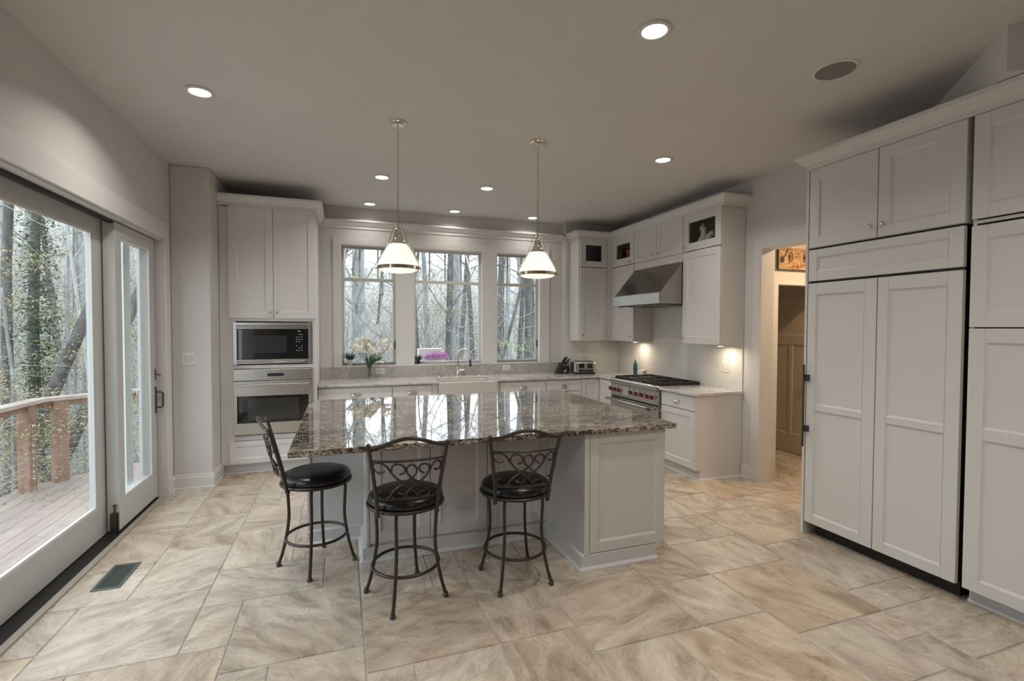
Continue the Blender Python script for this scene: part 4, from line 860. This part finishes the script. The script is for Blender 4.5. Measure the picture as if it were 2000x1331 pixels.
for x, lab in ((.408, 'chrome pendant lamp with opal glass shade, over the left half of the island'), (1.553, 'chrome pendant lamp with opal glass shade, over the right half of the island')):
    y = 3.79; t = thing('pendant_lamp', lab, 'pendant light', (x, y, 2.005), 'pendant lamps over the island')
    MB().lathe([(.068, 0), (.068, -.008), (.058, -.016), (.050, -.018), (.048, -.026), (.0, -.028)], (x, y, CZ-.0005), 28).build('ceiling_canopy', MCHROME, t, smooth=40)
    MB().cyl((x, y, 2.35), (x, y, CZ-.025), .0065, 10).lathe([(.010, 0), (.010, .03)], (x, y, 3.03), 10).build('rod', MCHROME, t, smooth=40)
    MB().lathe([(.056, 2.214), (.056, 2.226), (.048, 2.236), (.038, 2.258), (.036, 2.275), (.031, 2.28), (.029, 2.305), (.022, 2.312), (.021, 2.34), (.013, 2.352), (.0, 2.362)], (x, y, 0), 24).build('socket_cap', MCHROME, t, smooth=35)
    MB().lathe([(.050, 2.222), (.068, 2.214), (.082, 2.195), (.108, 2.152), (.132, 2.105), (.148, 2.070), (.153, 2.045)], (x, y, 0), 36).build('glass_shade', MOPAL, t, smooth=60)
    MB().lathe([(.152, 2.052), (.158, 2.050), (.158, 2.026), (.152, 2.024)], (x, y, 0), 36).build('band', MCHROME, t, smooth=30)
    MB().lathe([(.146, 2.025), (.12, 2.012), (.06, 2.003), (0, 2.0)], (x, y, 0), 32).build('diffuser', MOPAL, t, smooth=60)
    for s in (-1, 1):
        c, q = math.cos(R(-19))*s, math.sin(R(-19))*s
        MB().tube(smoothpts([(x+.020*c, y+.020*q, 2.345), (x+.034*c, y+.034*q, 2.345), (x+.044*c, y+.044*q, 2.325), (x+.068*c, y+.068*q, 2.245), (x+.120*c, y+.120*q, 2.145), (x+.150*c, y+.150*q, 2.085), (x+.163*c, y+.163*q, 2.04)], 4), .003, 6).ball((x+.167*c, y+.167*q, 2.038), .010, 8).build('yoke_arm', MCHROME, t, smooth=60)
# under-cabinet pucks, hall ceiling lamp
for (x, y, z, p, lab) in ((3.88, 5.84, 1.402, 2.5, 'small puck light under the cabinet left of the hood'), (3.88, 4.22, 1.402, 2.5, 'small puck light under the cabinet right of the hood')):
    t = thing('puck_light', lab, 'cabinet light', (x, y, z-.012)); MB().lathe([(.034, 0), (.034, .011)], (x, y, z-.012), 18).build('housing', MNICK, t, smooth=30)
    MB().lathe([(.028, -.001), (0, -.001)], (x, y, z-.012), 18).build('lens', MBULB, t); area('puck_lamp', (x, y, z-.018), .07, p, (1, .82, .62), parent=t, spread=175)
t = thing('hall_ceiling_light', 'round flush ceiling lamp in the hall beyond the doorway', 'ceiling light', (4.9, 3.3, 2.70))
MB().lathe([(.10, .049), (.10, .02), (.08, 0), (0, -.01)], (4.9, 3.3, 2.70), 24).build('glass_dome', MOPAL, t, smooth=50); area('hall_lamp', (4.9, 3.3, 2.68), .15, 38, (1, .74, .48), parent=t, spread=178)
# ============================================================ OUTDOORS
# deck, railing
dk = thing('deck', 'weathered wood plank deck outside the glass doors', 'deck', (-2.5, 4.0, -.16))
mb = MB(); mb.c = []; rnd = random.Random(8); k = 0
for i in range(11):
    xa = -3.22+i*.142; xb = xa+.137
    def yend(x): return 6.60+max(0, (x+3.12))*.93 if x > -3.12 else 6.60
    y = -2.0
    while y < 6.5:
        y2 = min(y+rnd.uniform(2.6, 4.2), 99); e0, e1 = yend(xa), yend(xb)
        if y2 > 5.6: y2 = 99
        c = (rnd.random(),)*3; k0 = len(mb.v); ya = y+.004
        f0, f1 = (min(y2, e0), min(y2, e1))
        mb.v += [(xa, ya, -.16), (xb, ya, -.16), (xb, f1, -.16), (xa, f0, -.16), (xa, ya, -.122), (xb, ya, -.122), (xb, f1, -.122), (xa, f0, -.122)]
        mb.f += [(k0+4, k0+5, k0+6, k0+7)]+[(k0+q, k0+(q+1) % 4, k0+4+(q+1) % 4, k0+4+q) for q in range(4)]; mb.c += [c]*8
        y = y2
mb.build('deck_boards', MDECK, dk)
MB().box(-3.2, -1.75, -2, 6.55, -.40, -.165).build('joists', MRAIL, dk)
ra = thing('deck_railing', 'cedar deck railing with horizontal steel cables outside the glass doors', 'railing', (-3.1, 6.6, -.12))
A, B, C_ = Vector((-3.20, -1.5, 0)), Vector((-3.07, 6.56, 0)), Vector((-1.80, 7.72, 0))
def beam(p, q, w, z0, z1, mat, name, par):
    d = (q-p).normalized(); n = Vector((-d.y, d.x, 0))*w/2
    return MB().prism([tuple((v)[:2]) for v in (p-n, q-n, q+n, p+n)], 'z', z0, z1).build(name, mat, par, bevel=.004)
nb = Vector((.0, .0, 0))
MB().sweep([(A.x, A.y), (B.x, B.y), (C_.x, C_.y)], [(-.075, .775), (.075, .775), (.075, .812), (-.075, .812)], 1).build('cap_rail', MCAP, ra)
MB().sweep([(A.x, A.y), (B.x, B.y), (C_.x, C_.y)], [(-.019, .712), (.019, .712), (.019, .775), (-.019, .775)], 1).build('top_rail', MRAIL, ra)
d2v = (C_-B).normalized(); posts = [B+Vector((-.01, -.20, 0)), B+d2v*.17, B+d2v*1.45, Vector((-3.12, 4.3, 0)), Vector((-3.15, 2.0, 0)), Vector((-3.18, -.4, 0))]
for i, p in enumerate(posts):
    dv = d2v if i in (1, 2) else Vector((0, 1, 0)); o = beam(p-dv*.065, p+dv*.065, .10, -.16, .775, MRAIL, 'post', ra)
    if i == 0:
        mb = MB()
        for k in range(10): mb.cyl((p.x+.05, p.y-.03, .01+k*.068), (p.x+.075, p.y-.03, .01+k*.068), .009, 8)
        mb.build('cable_end', MNICK, o)
for k in range(10):
    z = .01+k*.068
    MB().tube([(A.x+.02, A.y, z), (B.x+.04, B.y-.2, z)], .0026, 5).tube([tuple(B+d2v*.17+Vector((0, 0, z))), (C_.x, C_.y, z)], .0026, 5).build('cable', MNICK, ra)
# planter ledge outside the centre window
solo('outdoor_shelf', 'pale wooden shelf outside below the kitchen windows', 'shelf', MB().box(.6, 2.9, 7.15, 7.45, 1.02, 1.06).box(.62, .68, 7.2, 7.4, -2.6, 1.02).box(2.8, 2.86, 7.2, 7.4, -2.6, 1.02), flat('grey_wood', (.45, .40, .36), .7), bevel=.004)
fp = thing('flower_pot', 'pot of pink-purple chrysanthemums outside the centre window', 'potted plant', (1.36, 7.30, 1.06))
MB().lathe([(.07, 0), (.10, .09), (.105, .10), (.09, .10), (0, .09)], (1.36, 7.30, 1.06), 20).build('pot', MPOT, fp, smooth=40)
mb = MB(); rnd = random.Random(2)
for k in range(520):
    z = rnd.uniform(0, 1); a = rnd.uniform(0, 6.28); q = math.sqrt(1-z*z); c = Vector((1.36+.18*q*math.cos(a), 7.30+.12*q*math.sin(a), 1.125+.085*z)); s = .014
    u = Vector((rnd.uniform(-1, 1), rnd.uniform(-1, 1), rnd.uniform(-1, 1))).normalized(); w = u.orthogonal().normalized()
    mb.quad(c-u*s-w*s, c+u*s-w*s, c+u*s+w*s, c-u*s+w*s)
mb.build('blossoms', MPURP, fp)
solo('white_planter_box', 'white rectangular box behind the purple flowers outside', 'box', MB().box(1.10, 1.47, 7.44, 7.58, 1.06, 1.26), flat('bright_white', (.85, .85, .86), .5), bevel=.006)
# hillside
def hz(x, y):
    d = math.hypot(x, y); az = math.degrees(math.atan2(x, y))
    left = max(0, min(1, (-8-az)/14)); far = max(0, (d-13)/40)
    h = -3.0+far*(8.6+2.2*left)+.35*mnoise.noise(Vector((x*.22, y*.22, 0)))+.12*mnoise.noise(Vector((x*.9, y*.9, 3)))
    return h
mb = MB(); n = 70; xs_ = [-75+150*i/n for i in range(n+1)]; ys_ = [-20+95*(j/n) for j in range(n+1)]
for y in ys_:
    for x in xs_: mb.v.append((x, y, hz(x, y)))
for j in range(n):
    for i in range(n): k = j*(n+1)+i; mb.f.append((k, k+1, k+n+2, k+n+1))
solo('hillside', 'leaf-covered wooded hillside behind the house', 'ground', mb, MLITTER, smooth=80)
def limb(mb, p, d, L, r, rnd, depth, n=6, wig=.12, tips=None):
    pts = [p]; rr = [r]; q = p.copy(); dd_ = d.copy()
    for i in range(n):
        dd_ = (dd_+Vector((rnd.gauss(0, wig), rnd.gauss(0, wig), rnd.gauss(0, wig*.6)))).normalized(); q = q+dd_*(L/n); pts.append(q.copy()); rr.append(r*(1-.8*(i+1)/n))
    mb.tube(pts, rr, 9 if depth == 0 else (5 if depth == 1 else 3), caps=False)
    if tips is not None and depth >= 1: tips += pts[2:]
    return pts, rr, dd_
def tree_mesh(seed, h, r, lean=(0, 0), nb=22, b0=.25, sub=4, tips=None, blen=.28, rise=.55, wig=.035, lr=.26):
    rnd = random.Random(seed); mb = MB(); d = Vector((lean[0], lean[1], 1)).normalized()
    N = 12; q = Vector((0, 0, -.6)); pts = [q.copy()]; rr = [r*1.3]
    for i in range(N):
        d = (d+Vector((rnd.gauss(0, wig), rnd.gauss(0, wig), 0))).normalized(); q = q+d*((h+.6)/N); pts.append(q.copy()); rr.append(r*(1-.75*(i+1)/N))
    mb.tube(pts, rr, 12, caps=False)
    for k in range(nb):
        t = b0+(1-b0)*rnd.random(); i = min(N-1, int(t*N)); f = t*N-i; p = pts[i].lerp(pts[i+1], f); a = rnd.uniform(0, 6.28); el = rise+rnd.uniform(-.3, .4)
        dv = Vector((math.cos(a)*math.cos(el), math.sin(a)*math.cos(el), math.sin(el))); L = h*blen*(1.1-.6*t)*rnd.uniform(.6, 1.2)
        P, RR, _ = limb(mb, p, dv, L, rr[i]*lr, rnd, 1, 6, .14, tips)
        for s in range(sub):
            j = rnd.randint(1, 5); a2 = rnd.uniform(0, 6.28); e2 = rnd.uniform(-.1, 1.0)
            P2, _, _ = limb(mb, P[j], (Vector((math.cos(a2)*math.cos(e2), math.sin(a2)*math.cos(e2), math.sin(e2)))+dv*.6).normalized(), L*rnd.uniform(.25, .5), RR[j]*.5, rnd, 2, 4, .2, tips)
            if sub > 3:
                for _q in range(2): limb(mb, P2[rnd.randint(1, 3)], (Vector((rnd.gauss(0, 1), rnd.gauss(0, 1), rnd.gauss(.4, .6)))).normalized(), L*rnd.uniform(.12, .25), .006, rnd, 2, 3, .2, tips)
    return mb
def leaves(tips, seed, n, s, spread, flatz=.3):
    rnd = random.Random(seed); mb = MB()
    for k in range(n):
        t = rnd.choice(tips); c = Vector(t)+Vector((rnd.gauss(0, spread), rnd.gauss(0, spread), rnd.gauss(0, spread*flatz))); q = s*rnd.uniform(.6, 1.3)
        u = Vector((rnd.gauss(0, 1), rnd.gauss(0, 1), rnd.gauss(0, .45))).normalized(); w = u.cross(Vector((rnd.gauss(0, .5), rnd.gauss(0, .5), 1))).normalized()
        mb.quad(c-u*q, c-w*q*.5, c+u*q, c+w*q*.5)
    return mb
def az_pos(px, d):
    a = math.atan((px-1000)/F)+yaw; return d*math.sin(a), d*math.cos(a)
def place(mbt, mat, x, y, name, label, cat='tree', group=None, fol=None, fmat=None):
    z = hz(x, y)
    if fol is None:
        me = mbt.mesh(name, (0, 0, 0), 70); me.materials.append(mat); o = bpy.data.objects.new(name, me); COL.objects.link(o); o.location = (x, y, z); o['label'] = label; o['category'] = cat
        if group: o['group'] = group
        return o
    t = thing(name, label, cat, (0, 0, 0), group); mbt.build('trunk', mat, t, smooth=70); fol.build('foliage', fmat, t); t.location = (x, y, z); return t
# named nearer trees. rt_ = horizontal direction across the view at that azimuth
def lean_vec(px, amt):
    a = math.atan((px-1000)/F)+yaw; return (amt*math.cos(a), -amt*math.sin(a))
spec = [(10, 10.5, .085, 14, .0, MBARKD, 'thick grey trunk at the far left of the glass doors'), (47, 13, .085, 17, .01, MBARK, 'grey trunk second from the left through the glass doors'),
        (108, 11.0, .032, 13, .01, MBARK, 'thin straight trunk right of the ivy-covered tree'), (128, 14, .04, 15, .03, MBARK, 'thin grey trunk beside the thin straight trunk, through the glass doors'), (152, 12, .026, 13, 0, MBARK, 'very thin dark sapling trunk just left of the leaning trunk'),
        (690, 12.5, .20, 17, .01, MBARK, 'broad grey trunk filling the left kitchen window'), (671, 15, .08, 15, -.03, MBARKP, 'pale trunk at the left edge of the left kitchen window'), (733, 11.5, .060, 12, -.16, MBARK, 'slim trunk forking in the middle of the left kitchen window'),
        (742, 11.8, .060, 13, .10, MBARKD, 'dark slim leaning trunk right of the fork in the left kitchen window'), (818, 16, .095, 17, .0, MBARKD, 'dark upright trunk at the left edge of the centre window'), (842, 15, .10, 16, -.04, MBARK, 'grey forked trunk behind the purple flowers'),
        (867, 14.5, .12, 17, .02, MBARKD, 'dark trunk in the middle of the centre window'), (890, 16, .15, 18, .02, MBARK, 'widest trunk in the centre window, behind the faucet'), (915, 14, .06, 14, .22, MBARKD, 'slim curved trunk at the right of the centre window'),
        (992, 15, .09, 16, 0, MBARK, 'trunk at the left edge of the right window'), (1006, 17, .10, 17, .03, MBARKD, 'dark trunk left of middle in the right window'), (1026, 16, .15, 18, .01, MBARKD, 'broadest dark trunk in the right window'), (1040, 14, .045, 12, -.25, MBARKP, 'pale slanting sapling crossing the right window')]
for i, (px, d, r, h, ln, m_, lab) in enumerate(spec):
    x, y = az_pos(px, d); place(tree_mesh(100+i, h, r, lean_vec(px, ln), 22, .25, 4, None, .2, .6, .014, .17), m_, x, y, 'bare_tree', lab)
# ivy tree, big leaning tree, leafy branches
x, y = az_pos(80, 10); tb = tree_mesh(7, 15, .085, (0, 0), 16, .5, 3); ivt = [(.11*math.cos(a), .11*math.sin(a), z) for a, z in [(random.Random(k).uniform(0, 6.28), random.Random(k+999).uniform(0, 9.5)) for k in range(500)]]
place(tb, MBARKD, x, y, 'ivy_covered_tree', 'dark trunk thickly covered in ivy, through the glass doors', fol=leaves(ivt, 3, 9000, .030, .08, 1.2), fmat=MLF_G)
for px_, off, sd, r_, lab in ((195, 2.0, 21, .105, 'big dark trunk leaning to the right above the deck rail, crossing both glass panels'), (160, 1.5, 22, .10, 'second dark leaning trunk, seen through the railing cables')):
    x, y = az_pos(px_, 8.4); lv = lean_vec(px_, .335); u_ = Vector(lv).normalized(); z_ = 1.9 if off > 1.5 else .1
    place(tree_mesh(sd, 11, r_, lv, 8, .6, 2, wig=.008), MBARKD, x-u_.x*off, y-u_.y*off, 'leaning_tree', lab)
x, y = az_pos(262, 9.5); lv = lean_vec(262, -.16); place(tree_mesh(23, 10, .035, lv, 8, .5, 2), MBARKP, x, y, 'bare_tree', 'thin pale leaning stem seen through the right door panel')
for i, (px, d, h, n, fm, lab) in enumerate(((30, 7.6, 5.0, 3600, MLF_Y, 'yellow-green leafy young tree at the left of the glass doors'), (150, 8.8, 5.4, 3600, MLF_Y, 'yellow-green leafy young tree in front of the leaning trunk'), (-120, 8, 5.2, 2600, MLF_Y, 'yellow-green young tree just outside the left edge of the view'),
                                            (85, 12.5, 7.0, 3200, MLF_Y, 'taller yellowing tree behind the ivy-covered trunk'), (255, 11, 5, 1800, MLF_Y, 'leafy shrub-like tree seen through the right door panel'),
                                            (676, 10.0, 9.5, 1700, MLF_B, 'bright green leafy tree in the top of the left kitchen window'), (790, 14, 7, 1100, MLF_R, 'russet-leaved young tree in the centre window'), (925, 13, 5.5, 1300, MLF_Y, 'yellow-leaved young tree right of the faucet'), (1045, 12, 4.2, 900, MLF_B, 'small green leafy tree low in the right window'), (880, 18, 8, 1300, MLF_R, 'pinkish-leaved tree at the back of the centre window'))):
    x, y = az_pos(px, d); tips = []; tb = tree_mesh(300+i, h, .045, (0, 0), 26, .30 if px != 676 else .62, 3, tips, .42, .12)
    place(tb, MBARK, x, y, 'leafy_tree', lab, fol=leaves(tips, 50+i, int(n*2.7), .016 if d < 9 else .024, .12, .22), fmat=fm)
# background wood: six kinds copied
rnd = random.Random(77); protos = [tree_mesh(500+k, rnd.uniform(13, 19), rnd.uniform(.08, .17), (rnd.gauss(0, .04), rnd.gauss(0, .04)), 17, .30, 4, blen=.24).mesh('bare_tree', (0, 0, 0), 70) for k in range(6)]
for k, me in enumerate(protos): me.materials.append((MBARK, MBARKD, MBARKP)[k % 3])
cnt = 0
while cnt < 105:
    a = R(rnd.uniform(-48, 40)); d = rnd.uniform(17, 52); x, y = d*math.sin(a), d*math.cos(a); o = bpy.data.objects.new('bare_tree', protos[cnt % 6]); COL.objects.link(o)
    o.location = (x, y, hz(x, y)); o.rotation_euler = (0, 0, rnd.uniform(0, 6.28)); s = rnd.uniform(.75, 1.2); o.scale = (s, s, s)
    o['label'] = 'slender bare tree standing among others in the distant woods'; o['category'] = 'tree'; o['group'] = 'distant bare trees in the woods behind the house'; cnt += 1
# undergrowth: saplings, twigs and brush nobody could count
rnd = random.Random(31); mb = MB()
for k in range(8500):
    a = R(rnd.uniform(-46, 36)); d = 9.5+34*rnd.random()**1.3; x, y = d*math.sin(a), d*math.cos(a); z = hz(x, y); h = rnd.uniform(.6, 3.4)*(1+.8*(rnd.random() < .2)); r = rnd.uniform(.003, .010)*(1+d/40)
    p = Vector((x, y, z-.1)); dv = Vector((rnd.gauss(0, .35), rnd.gauss(0, .35), 1)).normalized(); pts = [p]
    for i in range(4): dv = (dv+Vector((rnd.gauss(0, .22), rnd.gauss(0, .22), .05))).normalized(); pts.append(pts[-1]+dv*h/4)
    if min(q.y for q in pts) < 8.6 and pts[0].x > -6: continue
    mb.tube(pts, [r, r*.85, r*.65, r*.45, r*.2], 3, caps=False)
    for _q in range(2):
        b = pts[rnd.randint(1, 3)]; e = (dv+Vector((rnd.gauss(0, .8), rnd.gauss(0, .8), rnd.gauss(0, .3)))).normalized(); mb.tube([b, b+e*h*.2, b+e*h*.36+Vector((0, 0, .05))], [r*.5, r*.35, r*.1], 3, caps=False)
solo('undergrowth', 'tangle of thin twigs and brush on the hillside between the trees', 'brush', mb, MBRUSH, kind='stuff')
rnd = random.Random(32); pts = []
for k in range(900):
    a = R(rnd.uniform(-46, 36)); d = 9+26*rnd.random(); x, y = d*math.sin(a), d*math.cos(a); pts.append((x, y, hz(x, y)+rnd.uniform(.2, 2.8)))
solo('shrub_leaves', 'scattered yellow-green leaves on the low brush between the trees', 'leaves', leaves(pts, 9, 34000, .028, .35, .5), MLF_Y, kind='stuff')
